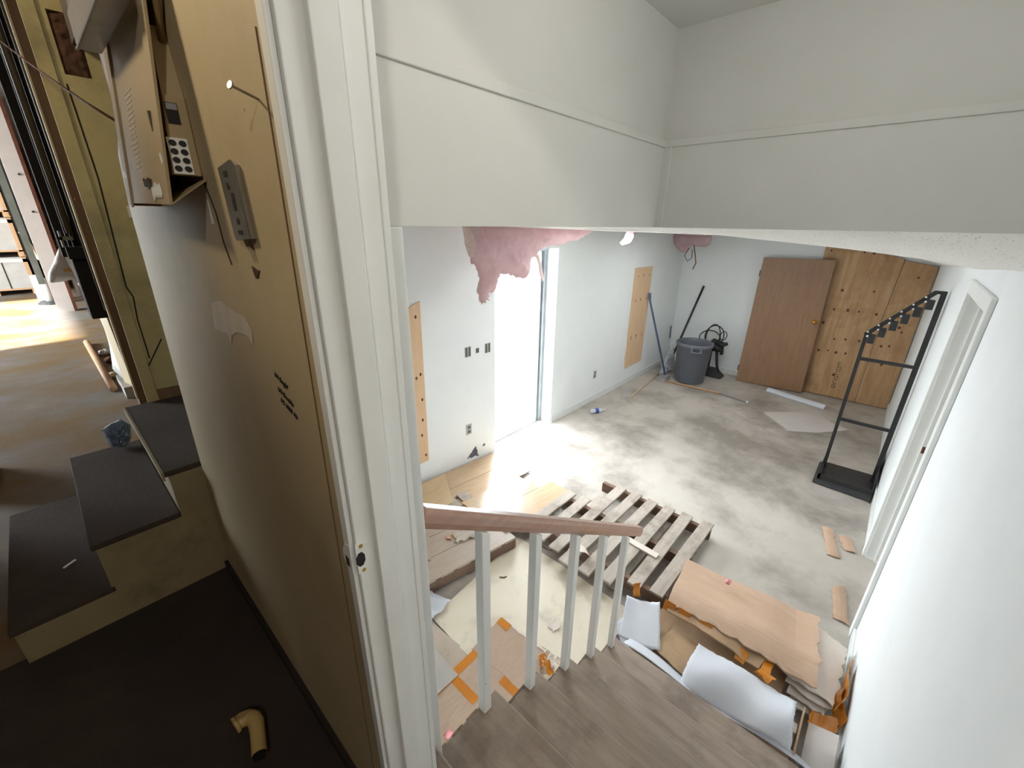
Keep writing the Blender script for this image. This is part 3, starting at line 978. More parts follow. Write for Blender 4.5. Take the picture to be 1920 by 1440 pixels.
# sheets on the floor by the stairs
tag(obj('floor_sheet', MB().sheet((1.13, .80, .002), (2.10, .74, .002), (2.12, 1.80, .002), (1.15, 1.72, .002), 12, 12, .012, None, .008, 6), 'linoleum'), 'large pale yellow sheet on the floor behind the balusters', 'sheet')
tag(obj('dirty_panel', MB().sheet((.80, 1.36, .003), (1.16, 1.34, .003), (1.14, 1.72, .016), (.80, 1.72, .016), 8, 8, .008, None, .006, 7), 'dirty_sheet'), 'dirty beige panel beside the pale yellow sheet', 'panel')
tag(obj('foam_sheet', MB().sheet((1.00, 1.66, .03), (1.32, 1.70, .03), (1.26, 1.92, .035), (.98, 1.92, .035), 20, 8, .004, lambda u, v: .012 + .010 * math.sin(u * 16 + v * 3), .01, 8), 'foam', smooth=True), 'rippled white foam sheet beside the door jamb', 'foam sheet')
tag(obj('white_card', MB().sheet((.74, 1.30, .034), (1.02, 1.295, .030), (1.03, 1.53, .030), (.74, 1.56, .034), 8, 8, .004, None, .02, 9, 'a'), 'carton_grey'), 'pale grey card lying on the taped cardboard', 'card')
cl = thing('flattened_carton', (1.0, 1.1, 0), 'flattened corrugated carton with orange tape behind the nearest baluster', 'carton', 'flattened cartons')
obj('panel', MB().sheet((.55, .78, .018), (1.22, .78, .018), (1.20, 1.345, .018), (.55, 1.345, .018), 8, 8, .007, None, .006, 3), 'corrugated', cl)
obj('flap', MB().sheet((1.20, .92, .020), (1.48, .98, .022), (1.44, 1.37, .022), (1.18, 1.36, .02), 8, 8, .007, lambda u, v: .02 * u, .010, 4), 'corrugated', cl)
for q in (((.60, 1.295), (1.20, 1.295), (1.20, 1.345), (.60, 1.345)), ((.97, 1.12), (1.02, 1.12), (1.02, 1.30), (.97, 1.30)), ((1.15, .80), (1.20, .80), (1.20, 1.10), (1.15, 1.10)), ((.60, .80), (.65, .80), (.65, 1.2), (.6, 1.2))):
    obj('tape_strip', MB().prism([(x, y, .0255) for x, y in q], (0, 0, .001)), 'tape', cl)
obj('tape_strip', MB().prism([(1.40, 1.27, .047), (1.45, 1.27, .05), (1.45, 1.36, .05), (1.40, 1.36, .047)], (0, 0, .001)), 'tape', cl)
obj('torn_edge', MB().sheet((1.445, 1.0, .03), (1.475, 1.0, .03), (1.46, 1.36, .03), (1.43, 1.36, .03), 3, 14, .02, None, .012, 4), 'paperboard_white', cl)
tw = thing('tape_wad', (1.42, .96, .02), 'wad of torn orange tape and paper by the second baluster', 'tape wad')
for k in range(6):
    c = Vector((1.40 + R.uniform(-.04, .06), .96 + R.uniform(-.05, .05), .03 + .012 * k))
    d = Vector((R.uniform(-1, 1), R.uniform(-1, 1), R.uniform(-.4, .4))).normalized() * .05
    e = Vector((-d.y, d.x, R.uniform(-.03, .03)))
    obj('scrap', MB().sheet(c - d - e * .5, c + d - e * .5, c + d + e * .5, c - d + e * .5, 5, 4, .002, lambda u, v: .012 * math.sin(5 * u + 4 * v), .02, k), ['tape', 'paperboard_white'][k % 2], tw)
tag(obj('pink_foam_bit', MB().pillow([(-.018, -.014), (.018, -.016), (.02, .012), (0, .02), (-.02, .012)], ((.79, 1.10, .043), (1, 0, 0), (0, 1, 0), (0, 0, 1)), .016, .012, .004, .006, 60), 'pink_foam', smooth=True), 'small pink foam bit on the corrugated carton', 'foam bit')
tag(obj('paper_scrap', MB().sheet((1.60, 1.06, .015), (1.70, 1.04, .015), (1.72, 1.09, .015), (1.62, 1.13, .015), 5, 4, .004, lambda u, v: .01 * u, .02, 4), 'paperboard_white'), 'torn paper scrap on the pale yellow sheet', 'paper')
tag(obj('twig_scrap', MB().tube([(1.70, 1.62, .018), (1.72, 1.59, .019), (1.74, 1.585, .018)], .004, 6), 'old_timber'), 'thin dark splinter on the pale yellow sheet', 'splinter')

# heap of cartons and foam at the foot of the stairs
uc = thing('flattened_carton', (1.95, .25, 0), 'creased tan carton lying under the big flattened carton', 'carton', 'flattened cartons')
obj('panel', MB().sheet((1.775, -.10, .06), (2.30, -.10, .07), (2.32, .60, .10), (1.80, .66, .09), 10, 10, .012, lambda u, v: .02 * math.sin(6 * v), .012, 2), 'cardboard_dark', uc)
obj('flap', MB().sheet((1.78, .18, .115), (2.05, .18, .125), (2.10, .50, .125), (1.86, .52, .115), 8, 8, .008, lambda u, v: .012 * math.sin(5 * u), .012, 6), 'cardboard_dark', uc)
bc = thing('flattened_carton', (2.35, .2, .1), 'big flat tan carton with taped edge on top of the heap', 'carton', 'flattened cartons')


def cdisp(u, v):
    return .045 * math.exp(-((u - .25) / .25) ** 2) - .02 * math.exp(-((v - .15) / .12) ** 2) + .012 * math.sin(4 * v + 2 * u)


obj('panel', MB().sheet((2.12, -.235, .215), (2.66, -.165, .21), (2.64, .63, .17), (2.115, .565, .215), 16, 20, .010, cdisp, .022, 5, 'ac'), 'cardboard', bc)
obj('lower_panel', MB().sheet((2.06, .03, .19), (2.60, -.13, .18), (2.62, .60, .15), (2.09, .56, .185), 10, 12, .010, cdisp, .012, 7), 'cardboard_dark', bc)
for v in (.70, .86, .97):
    p = Vector((2.115, -.235 + v * .80, .215))
    obj('tape_strip', MB().sheet(p + Vector((-.012, -.03, -.028)), p + Vector((.012, -.03, .03)), p + Vector((.012, .04, .03)), p + Vector((-.012, .04, -.028)), 3, 3, .002), 'tape', bc)
obj('tape_strip', MB().sheet((2.05, .10, .19), (2.11, .09, .225), (2.12, .14, .225), (2.06, .15, .19), 3, 3, .002), 'tape', bc)
tag(obj('pink_foam_bit', MB().pillow([(-.02, -.014), (.016, -.016), (.022, .008), (.002, .018), (-.02, .012)], ((2.54, .33, .245), (1, 0, 0), (0, 1, 0), (0, 0, 1)), .016, .012, .004, .006, 60), 'pink_foam', smooth=True), 'small pink foam bit on the big flat carton', 'foam bit')
tag(obj('card_curl', MB().sheet((2.27, .22, .243), (2.32, .20, .24), (2.33, .23, .24), (2.28, .25, .243), 5, 3, .002, lambda u, v: .012 * math.sin(3 * u), .006, 4), 'thin_ply'), 'tiny curled wood shaving on the big flat carton', 'shaving')
wbs = thing('white_board_stack', (2.4, -.25, .05), 'torn white paper board layers at the right of the carton heap', 'board')
for k in range(4):
    dz = .03 * k
    obj('layer', MB().sheet((2.08 + .02 * k, -.285 - .008 * k, .07 + dz), (2.68 - .03 * k, -.335, .07 + dz), (2.66, -.15, .075 + dz), (2.08 + .03 * k, -.13 + .02 * k, .075 + dz), 14, 6, .008, lambda u, v: .006 * math.sin(7 * u + k), .022, k, 'acb'), 'paperboard_white', wbs)
obj('tape_tab', MB().sheet((2.02, -.02, .21), (2.14, -.03, .225), (2.14, .02, .225), (2.02, .03, .21), 5, 4, .002, lambda u, v: .008 * math.sin(4 * u), .006, 2), 'tape', wbs)
obj('tape_tab', MB().sheet((1.96, -.03, .26), (2.03, -.06, .255), (2.05, .02, .255), (1.98, .05, .26), 5, 4, .002, lambda u, v: .01 * math.sin(4 * u), .012, 3), 'tape', wbs)
ot = thing('orange_flap', (2.3, -.33, .05), 'twisted orange taped carton flap against the right wall', 'flap')
obj('strip', MB().sheet((2.12, -.30, .16), (2.42, -.345, .16), (2.45, -.345, .25), (2.16, -.325, .22), 12, 4, .003, lambda u, v: .012 * math.sin(6 * u), .01, 3), 'tape', ot)
obj('strip', MB().sheet((2.08, -.32, .10), (2.28, -.30, .12), (2.28, -.335, .20), (2.10, -.345, .19), 10, 4, .003, lambda u, v: .02 * math.sin(4 * u + 2), .01, 6), 'tape', ot)
obj('strip', MB().sheet((2.02, -.22, .10), (2.10, -.22, .12), (2.14, -.34, .12), (2.06, -.34, .10), 6, 6, .003, lambda u, v: .012 * math.sin(5 * v), .008, 8), 'tape', ot)
tag(obj('foam_wrap', MB().sheet((1.745, -.18, .20), (1.97, -.155, .255), (2.02, .33, .185), (1.75, .33, .12), 18, 24, .005, lambda u, v: .05 * math.sin(math.pi * u) * (1 - .3 * v) + .012 * math.sin(9 * v + 3 * u), .006, 12), 'foam', smooth=True), 'white foam wrap draped over the cartons by the lowest step', 'foam sheet')
tag(obj('foam_strip', MB().sheet((1.738, -.33, .165), (1.82, -.31, .10), (1.84, .66, .10), (1.738, .66, .155), 6, 24, .004, lambda u, v: .010 * math.sin(9 * v), .006, 13), 'foam', smooth=True), 'strip of white foam lying along the lowest step', 'foam sheet')
tag(obj('foam_fold', MB().sheet((1.86, .48, .14), (1.78, .71, .14), (2.05, .80, .19), (2.10, .60, .24), 14, 14, .004, lambda u, v: .06 * math.sin(math.pi * (u * .8 + .1)) * (.6 + .4 * v), .004, 14), 'foam', smooth=True), 'upright folded white foam sheet between railing and carton heap', 'foam sheet')
tag(obj('foam_flat', MB().sheet((1.74, .60, .015), (1.90, .50, .10), (2.06, .72, .10), (1.92, .80, .016), 12, 12, .004, lambda u, v: .02 * math.sin(math.pi * u), .006, 15), 'foam', smooth=True), 'flat white foam sheet under the upright folded one', 'foam sheet')
tag(obj('taped_scrap', MB().sheet((2.10, .78, .135), (2.13, .74, .135), (2.17, .76, .22), (2.12, .80, .22), 4, 8, .003, lambda u, v: .012 * math.sin(6 * v), .01, 16), 'tape'), 'orange taped scrap standing at the pallet corner', 'tape')
bx = thing('open_carton', (1.93, -.2, 0), 'open carton with clear tape below the orange flap', 'carton')
obj('side', MB().sheet((1.72, -.20, .002), (2.05, -.20, .002), (2.05, -.19, .17), (1.72, -.19, .15), 8, 6, .008, None, .01, 2, 'd'), 'cardboard_dark', bx)
obj('bottom', MB().sheet((1.72, -.19, .03), (2.05, -.19, .03), (2.05, .10, .03), (1.72, .10, .03), 6, 6, .006), 'cardboard', bx)
obj('clear_tape', MB().sheet((1.93, -.188, .10), (1.99, -.188, .10), (1.99, -.10, .11), (1.93, -.10, .11), 4, 4, .002, lambda u, v: .006 * math.sin(5 * u)), 'shiny_tape', bx)
tag(obj('board_offcut', MB().sheet((1.66, -.225, .12), (2.02, -.225, .12), (1.98, -.335, .20), (1.66, -.335, .16), 6, 6, .012), 'drywall'), 'smooth grey panel wedged between the carton and the right wall', 'panel')


# loose cardboard strips on the concrete
def strip(pts, label, seed, th=.006):
    t = tag(obj('cardboard_strip', MB().sheet(pts[0], pts[1], pts[2], pts[3], 4, 12, th, lambda u, v: .006 * math.sin(math.pi * u) + .003, .012, seed), 'cardboard'), label, 'cardboard', 'loose cardboard strips')
    return t


strip([(3.64, -.13, .001), (3.66, -.22, .001), (4.05, -.125, .001), (4.03, -.045, .001)], 'folded cardboard strip farther from the casing, in front of the rack', 1)
strip([(3.80, -.22, .001), (3.82, -.31, .001), (4.02, -.25, .001), (3.99, -.16, .001)], 'short cardboard scrap beside the foot of the door casing', 2)
strip([(2.97, -.24, .001), (2.97, -.335, .001), (3.36, -.28, .001), (3.30, -.20, .001)], 'ragged cardboard strip on the floor behind the carton heap', 3)

# white foam profile and loose board near the leaning door
a, b = Vector((7.30, 1.09, .004)), Vector((7.10, .31, .004))
d = (b - a).normalized()
s = Vector((-d.y, d.x, 0))
hp = [(-.055, 0), (-.058, .02), (-.04, .048), (0, .062), (.04, .048), (.058, .02), (.055, 0)]
n_ = len(hp)
tag(obj('foam_profile', MB().add([a + s * p + Vector((0, 0, q)) for p, q in hp] + [b + s * p + Vector((0, 0, q)) for p, q in hp],
        [tuple(range(n_))[::-1], tuple(range(n_, 2 * n_))] + [(i, (i + 1) % n_, n_ + (i + 1) % n_, n_ + i) for i in range(n_)]), 'foam', bevel=.004), 'white half-round foam profile on the floor before the door slab', 'foam')
tag(obj('drywall_piece', MB().prism([(6.34, .93, .001), (5.92, .55, .001), (6.12, .26, .001), (6.49, -.02, .001), (6.58, .16, .001), (6.86, .40, .001)], (0, 0, .012)), 'drywall'), 'pale broken board piece lying flat near the rack', 'board')

# black display rack by the right wall
rk = thing('display_rack', (5.0, -.1, 0), 'black metal floor rack with hooks by the right wall', 'rack')
tray = MB().hexa([(4.75, YR + .03, .01), (5.30, YR + .03, .01), (5.28, .14, .01), (4.77, .135, .01)], [(4.80, YR + .035, .055), (5.27, YR + .035, .055), (5.25, .11, .055), (4.81, .105, .055)])
obj('base_tray', tray, 'black_metal', rk, bevel=.004)
obj('tray_lip', MB().box(4.80, 4.83, YR + .035, .105, .055, .10).box(4.80, 5.26, .085, .11, .055, .10), 'black_metal', rk)
obj('side_skirt', MB().prism([(4.74, YR + .024, .0), (5.34, YR + .024, .0), (5.42, YR + .024, .12), (5.36, YR + .024, .30), (5.25, YR + .024, .34), (4.95, YR + .024, .16)], (0, .01, 0)), 'black_metal', rk)
PX = 5.12
obj('post', MB().bar((PX, .088, .055), (PX, .090, 1.52), .03, .03), 'black_metal', rk)
obj('post', MB().bar((PX, -.322, .055), (PX, -.322, 1.945), .038, .038), 'black_metal', rk)
obj('sloping_arm', MB().bar((PX, .098, 1.50), (PX, -.272, 1.935), .034, .034, (1, 0, 0)), 'black_metal', rk)
obj('top_bar', MB().bar((PX, -.262, 1.935), (PX, -.337, 1.935), .026, .026), 'black_metal', rk)
for z in (1.265, .62):
    obj('cross_bar', MB().bar((PX, .088, z), (PX, -.322, z), .028, .028), 'black_metal', rk)
for k in range(6):
    f = .06 + k * .165
    y = .098 - .37 * f / 1.0 * 1.0
    z = 1.50 + .435 * f
    hk = obj('hook', MB().box(PX - .065, PX - .01, y - .055, y - .003, z - .095, z - .012).box(PX - .03, PX, y - .02, y, z - .03, z), 'black_metal', rk, bevel=.004)
    obj('screw', MB().tube([(PX - .014, y + .010, z + .004), (PX - .022, y + .010, z + .004)], .008, 8), 'white_trim', hk)  # both screws coloured white to stand for their metallic glint
    obj('screw', MB().tube([(PX - .05, y + .004, z - .03), (PX - .062, y + .004, z - .03)], .008, 8), 'white_trim', hk)

# trash can and things in the corner
tc = thing('trash_can', (6.93, 2.2, 0), 'round grey plastic trash can in the far corner', 'trash can')
c0 = (6.93, 2.2, .002)
obj('body', MB().lathe(c0, [(0, .0), (.222, .0), (.232, .012), (.268, .60), (.278, .605), (.285, .625), (.285, .66), (.272, .668), (.262, .655), (.252, .60), (.22, .03), (0, .025)], 36), 'can_plastic', tc, smooth=True)
for a0 in (math.radians(205), math.radians(25)):
    hb = []
    for k in range(9):
        a = a0 + math.radians(-17 + 34 * k / 8)
        dd = .0 if k in (0, 8) else .03
        hb.append((c0[0] + (.278 + dd) * math.cos(a), c0[1] + (.278 + dd) * math.sin(a), .56))
    obj('handle', MB().tube(hb, .014, 8), 'can_plastic', tc, smooth=True)
    hb2 = MB()
    for k in (1, 7):
        a = a0 + math.radians(-17 + 34 * k / 8)
        hb2.bar((c0[0] + .30 * math.cos(a), c0[1] + .30 * math.sin(a), .555), (c0[0] + .29 * math.cos(a), c0[1] + .29 * math.sin(a), .645), .03, .03)
    obj('handle_web', hb2, 'can_plastic', tc)
br = thing('push_broom', (6.66, 2.5, 0), 'blue-handled push broom leaning on the long wall', 'broom')
obj('handle', MB().tube([(6.45, 2.866, 1.43), (6.465, 2.848, 1.30), (6.67, 2.50, .06)], [.024, .016, .016], 10), 'blue_handle', br, smooth=True)
obj('head', MB().box(6.58, 6.74, 2.45, 2.54, .04, .085), 'grey_head', br, bevel=.008)
obj('bristles', MB().hexa([(6.57, 2.44, .0), (6.75, 2.44, .0), (6.75, 2.55, .0), (6.57, 2.55, .0)], [(6.585, 2.455, .045), (6.735, 2.455, .045), (6.735, 2.535, .045), (6.585, 2.535, .045)]), 'grey_head', br)
tag(obj('black_pole', MB().tube([(7.735, 2.475, 1.46), (7.23, 2.70, .01)], .018, 10), 'black_metal', smooth=True), 'black pole leaning into the corner behind the trash can', 'pole')
tag(obj('wooden_stick', MB().tube([(5.55, 2.54, .012), (6.90, 2.70, .014)], .010, 8), 'thin_ply', smooth=True), 'pale thin stick on the floor beside the long wall', 'stick')
ws = thing('wooden_pole', (6.65, 1.8, 0), 'orange-brown wooden pole lying before the trash can', 'pole')
obj('shaft', MB().tube([(6.58, 2.46, .016), (6.64, 1.60, .014)], .013, 8), 'stick_wood', ws, smooth=True)
obj('grip', MB().tube([(6.64, 1.60, .014), (6.56, 1.20, .014)], .012, 8), 'grey_head', ws, smooth=True)
obj('tip', MB().tube([(6.562, 1.21, .014), (6.556, 1.18, .014)], .017, 8), 'foam', ws, smooth=True)
tag(obj('plastic_sheeting', MB().pillow([(-.42, 0), (-.30, .16), (-.2, .30), (-.1, .36), (.02, .50), (.08, .42), (.14, .22), (.26, .08), (.34, 0)], ((7.13, 2.62, .012), (.75, -.1, 0), (0, .05, 1), (-.3, -1, 0)), .05, .06, .02, .07, 9, 3), 'clear_plastic', smooth=False), 'crumpled dusty plastic sheeting heaped in the corner', 'plastic sheet')
tag(obj('dust_splinter', MB().tube([(7.50, 2.84, .5), (7.52, 2.85, .60), (7.55, 2.87, .72)], .012, 6), 'chip_dark'), 'ragged grey strip standing in the wall corner', 'strip')

# hose and cables hung behind the trash can
hs = thing('hose_cart', (7.45, 2.05, 0), 'black hose cart with coiled cables behind the trash can', 'hose cart')
cx, cy_ = 7.48, 2.08


def loop(c, ry, rz, tilt, ph, r, turns=1.0):
    return [(c[0] + tilt * math.sin(t), c[1] + ry * math.cos(t), c[2] + rz * math.sin(t)) for t in [ph + turns * 2 * math.pi * k / 28 for k in range(29)]]


for k, (ry, rz, dx, dz) in enumerate(((.15, .17, 0, .69), (.11, .20, .03, .67), (.17, .13, -.03, .64))):
    obj('cable_loop', MB().tube(loop((cx + dx, cy_ + .03 * k, dz), ry, rz, .04, k, .011), .009, 7), 'black_rubber', hs, smooth=True)
obj('cable_loop', MB().tube(loop((cx - .02, cy_ - .15, .72), .05, .07, .02, 0, .01), .007, 7), 'black_rubber', hs, smooth=True)
obj('motor_block', MB().pillow([(-.13, -.12), (.10, -.13), (.14, 0), (.06, .10), (-.12, .06)], ((cx, cy_ - .06, .55), (0, 1, 0), (0, 0, 1), (1, 0, 0)), .07, .05, .02, .03, 14), 'black_rubber', hs, smooth=True)
obj('nozzle', MB().tube([(cx - .05, cy_ - .05, .60), (cx - .06, cy_ - .16, .56), (cx - .06, cy_ - .24, .61)], [.03, .035, .03], 10), 'black_rubber', hs, smooth=True)
obj('plug', MB().box(cx - .06, cx - .01, cy_ - .20, cy_ - .15, .40, .48), 'black_rubber', hs, bevel=.006)
obj('stand_leg', MB().tube([(cx + .05, cy_ - .06, .50), (cx + .02, cy_ - .12, .20), (cx - .02, cy_ - .20, .02)], .022, 8), 'black_rubber', hs, smooth=True)
obj('stand_leg', MB().tube([(cx + .05, cy_ + .02, .50), (cx + .05, cy_ + .02, .02)], .022, 8), 'black_rubber', hs, smooth=True)
obj('foot', MB().hexa([(cx - .14, cy_ - .26, 0), (cx + .10, cy_ - .26, 0), (cx + .10, cy_ + .08, 0), (cx - .14, cy_ + .08, 0)], [(cx - .04, cy_ - .14, .13), (cx + .06, cy_ - .14, .13), (cx + .06, cy_ + .04, .13), (cx - .04, cy_ + .04, .13)]), 'black_rubber', hs)

# bottle on the floor
bt = thing('water_bottle', (4.72, 2.63, 0), 'small clear plastic bottle lying by the long wall', 'bottle')
d = Vector((.85, -.5, 0)).normalized()
b0 = Vector((4.63, 2.68, .033))
obj('bottle', MB().tube([b0 + d * t for t in (0, .005, .03, .13, .155, .18, .20)], [.02, .03, .033, .033, .024, .013, .013], 12), 'bottle_plastic', bt, smooth=True)
obj('label', MB().tube([b0 + d * t for t in (.06, .11)], .0336, 12, False), 'bottle_label', bt)
obj('cap', MB().tube([b0 + d * t for t in (.20, .215)], .015, 10), 'foam', bt)

# torn insulation hanging from the ceiling
INS = [[2.044, 2.42], [2.066, 2.36], [2.056, 2.302], [2.079, 2.242], [2.112, 2.204], [2.102, 2.174], [2.145, 2.147], [2.179, 2.101], [2.196, 2.035], [2.167, 1.96], [2.184, 1.892], [2.23, 1.873], [2.269, 1.896], [2.279, 1.928], [2.347, 1.942], [2.367, 1.994], [2.377, 2.034], [2.406, 2.071], [2.508, 2.064], [2.594, 2.03], [2.683, 2.011], [2.739, 2.026], [2.772, 2.074], [2.786, 2.173], [2.859, 2.205], [2.952, 2.252], [3.103, 2.263], [3.262, 2.274], [3.4, 2.294], [3.545, 2.323], [3.663, 2.361], [3.75, 2.425]]
it = thing('insulation_batt', (2.9, 2.3, 2.42), 'large torn pink insulation hanging before the exterior doorway', 'insulation', 'torn ceiling insulation')
jp = []
for k, p in enumerate(INS):
    q = INS[(k + 1) % len(INS)]
    jp.append(tuple(p))
    if k < len(INS) - 1:
        for t in (.33, .66):
            jp.append((p[0] + (q[0] - p[0]) * t + R.uniform(-.012, .012), p[1] + (q[1] - p[1]) * t + R.uniform(-.010, .010)))
obj('wool', MB().pillow(jp, ((0, 2.3, 0), (1, 0, 0), (0, 0, 1), (0, -1, 0)), .055, .09, .014, .05, 9, 2), 'pink_wool', it, smooth=True)
obj('paper_facing', MB().pillow([(2.00, 2.425), (2.02, 2.36), (2.03, 2.29), (2.06, 2.22), (2.10, 2.19), (2.12, 2.25), (2.16, 2.33), (2.19, 2.425)], ((0, 2.27, 0), (1, 0, 0), (0, 0, 1), (0, -1, 0)), .012, .02, .012, .02, 20, 4), 'wool_paper', it)
obj('hanging_strip', MB().tube([(2.80, 2.31, 2.19), (2.86, 2.30, 2.19), (2.90, 2.30, 2.12), (2.94, 2.31, 2.03), (2.97, 2.31, 1.97)], [.02, .018, .012, .016, .010], 7), 'wool_paper', it, smooth=True)
fr = MB()
for k in range(60):
    i = R.randrange(6, 22)
    p, q = INS[i], INS[i + 1]
    t = R.random()
    x, z = p[0] + (q[0] - p[0]) * t, p[1] + (q[1] - p[1]) * t
    fr.tube([(x, 2.3, z + .015), (x + R.uniform(-.02, .02), 2.3 + R.uniform(-.02, .02), z - R.uniform(.005, .02))], [.005, .002], 4)
obj('torn_fringe', fr, 'wool_paper', it, kind='stuff')
it2 = thing('insulation_batt', (7.2, 2.6, 2.3), 'dark pink insulation tuft with wires above the trash can', 'insulation', 'torn ceiling insulation')
obj('wool', MB().pillow([(2.96, 2.32), (2.94, 2.28), (2.893, 2.163), (2.787, 2.039), (2.699, 2.021), (2.613, 2.082), (2.6, 2.151), (2.503, 2.133), (2.387, 2.127), (2.317, 2.174), (2.308, 2.251), (2.32, 2.30)], ((7.2, 0, 0), (0, 1, 0), (0, 0, 1), (-1, 0, 0)), .06, .08, .02, .07, 9, 6), 'pink_wool', it2, smooth=True)
obj('wire', MB().tube([(7.15, 2.55, 2.15), (7.14, 2.50, 2.0), (7.14, 2.47, 1.88), (7.13, 2.50, 1.78)], .008, 6), 'old_timber', it2)
obj('wire', MB().tube([(7.15, 2.62, 2.10), (7.12, 2.66, 1.98), (7.12, 2.60, 1.90), (7.12, 2.54, 1.96), (7.14, 2.56, 2.08)], .007, 6), 'chip_dark', it2)
it3 = tag(obj('insulation_scrap', MB().pillow([(3.495, 2.425), (3.419, 2.345), (3.342, 2.288), (3.383, 2.275), (3.511, 2.29), (3.54, 2.338), (3.539, 2.425)], ((0, 1.8, 0), (1, 0, 0), (0, 0, 1), (0, -1, 0)), .025, .03, .012, .02, 20, 8), 'pink_wool', smooth=True), 'small pale pink insulation scrap hanging from the ceiling', 'insulation', 'torn ceiling insulation')
tag(obj('ceiling_bracket', MB().prism([(7.60, .95, 2.32), (7.60, .87, 2.32), (7.60, .89, 2.23), (7.60, .92, 2.23)], (.06, 0, 0)), 'black_metal'), 'tiny black bracket under the ceiling above the plywood', 'bracket')

# ------------------------------------------------------------------ things on the beige wall
eb = thing('electrical_cover', (.2, 1.1, 2.46), 'beige sheet-metal electrical cover standing off the wall', 'electrical box')
FX = .180
zt = 2.94


def cx_(z):      # the cover hangs with its foot pulled away from the wall
    return FX + (z - 2.465) * .11


def cplate(y0, y1, y2, y3, off, th):
    return MB().hexa([(cx_(2.461) - off, y0, 2.461), (cx_(2.461) - off + th, y0, 2.461), (cx_(2.47) - off + th, y1, 2.470), (cx_(2.47) - off, y1, 2.470)],
                     [(cx_(zt) - off, y2, zt), (cx_(zt) - off + th, y2, zt), (cx_(zt) - off + th, y3, zt), (cx_(zt) - off, y3, zt)])


obj('front_plate', cplate(.935, 1.285, .935, 1.285, 0, .002), 'beige_metal', eb)
obj('edge_flange', cplate(.913, .950, .913, .950, .004, .004), 'beige_metal', eb)
obj('edge_flange', cplate(1.268, 1.31, 1.268, 1.31, .004, .004), 'beige_metal', eb)
obj('bottom_return', MB().hexa([(FX, .914, 2.4615), (.2345, .914, 2.500), (.2345, 1.30, 2.508), (FX, 1.30, 2.4705)], [(FX, .914, 2.4635), (.2345, .914, 2.502), (.2345, 1.30, 2.510), (FX, 1.30, 2.4725)]), 'beige_metal', eb)
obj('side_return', MB().hexa([(FX, 1.305, 2.465), (.2345, 1.305, 2.465), (.2345, 1.308, 2.465), (FX, 1.308, 2.465)], [(cx_(zt), 1.305, zt), (.2345, 1.305, zt), (.2345, 1.308, zt), (cx_(zt), 1.308, zt)]), 'beige_metal', eb)
obj('scuffed_patch', MB().sheet((cx_(2.465) - .001, .965, 2.465), (cx_(2.467) - .001, 1.06, 2.467), (cx_(2.5) - .001, 1.07, 2.50), (cx_(2.505) - .001, .985, 2.505), 6, 5, .0004, None, .015, 5), 'white_trim', eb)
obj('torn_hole', MB().sheet((cx_(2.488) - .0016, 1.04, 2.488), (cx_(2.49) - .0016, 1.12, 2.490), (cx_(2.515) - .0016, 1.13, 2.515), (cx_(2.512) - .0016, 1.05, 2.512), 7, 4, .0006, None, .012, 6), 'dark_hole', eb)
for y, z in ((.93, 2.53), (1.285, 2.525)):
    obj('screw_hole', MB().prism([(cx_(z) - .0048, y + .006 * math.cos(a), z + .008 * math.sin(a)) for a in [math.pi * k / 6 for k in range(12)]], (.0006, 0, 0)), 'white_trim', eb)
lab = MB()
for k in range(16):
    z = 2.53 + .0085 * k
    lab.box(cx_(z) - .0006, cx_(z), 1.13 - .0006 * k, 1.13 + R.uniform(.045, .07), z, z + .0022)
obj('worn_print', lab, 'faded_patch', eb, kind='stuff')
tag(obj('green_mark', MB().box(cx_(2.575) - .0006, cx_(2.605), .985, .990, 2.575, 2.605), 'olive_pipe', eb))

# keypad unit behind the cover
kp = thing('keypad_box', (.215, .94, 2.505), 'beige box with rows of black buttons under the cover', 'keypad')
KY = .930
obj('body', MB().hexa([(.1925, KY, 2.507), (.2345, KY, 2.507), (.2345, 1.02, 2.512), (.1925, 1.02, 2.512)], [(.2045, KY, 2.622), (.2345, KY, 2.622), (.2345, 1.02, 2.622), (.2045, 1.02, 2.622)]), 'beige_metal', kp, bevel=.002)
obj('hood', MB().hexa([(.2055, KY + .005, 2.622), (.2345, KY + .005, 2.622), (.2345, 1.01, 2.622), (.2055, 1.01, 2.622)], [(.2155, KY + .03, 2.72), (.2345, KY + .03, 2.72), (.2345, 1.0, 2.72), (.2155, 1.0, 2.72)]), 'beige_metal', kp)
obj('button_panel', MB().box(.1955, .2235, KY - .0015, KY, 2.509, 2.562), 'white_trim', kp)
for i in range(4):
    for j in range(2):
        cxk, czk = .2025 + .0135 * j, 2.517 + .0125 * i
        obj('button', MB().prism([(cxk + .0052 * math.cos(a), KY - .003, czk + .0045 * math.sin(a)) for a in [math.pi * k / 5 for k in range(10)]], (0, .0016, 0)), 'black_rubber', kp)
obj('window', MB().box(.2045, .221, KY - .001, KY + .0005, 2.582, 2.612), 'dark_hole', kp)
obj('window_glint', MB().box(.2055, .220, KY - .0015, KY - .001, 2.602, 2.611), 'clear_plastic', kp)
tag(obj('power_cable', MB().tube([(.228, .955, 2.70), (.2265, .94, 2.725), (.224, .912, 2.755), (.218, .875, 2.80), (.212, .83, 2.88), (.21, .81, 3.05)], .0052, 8), 'cable_beige', smooth=True), 'beige cable rising from the keypad box', 'cable')
fx_ = thing('metal_channel', (.15, 1.25, 2.74), 'galvanised metal channel across the top of the electrical cover', 'metal channel')
obj('channel', MB().box(.165, .2005, .96, 1.285, 2.742, 2.80), 'galvanised', fx_, bevel=.002)
obj('bright_edge', MB().bar((.1645, .96, 2.7415), (.1645, 1.285, 2.7415), .004, .004), 'steel', fx_)

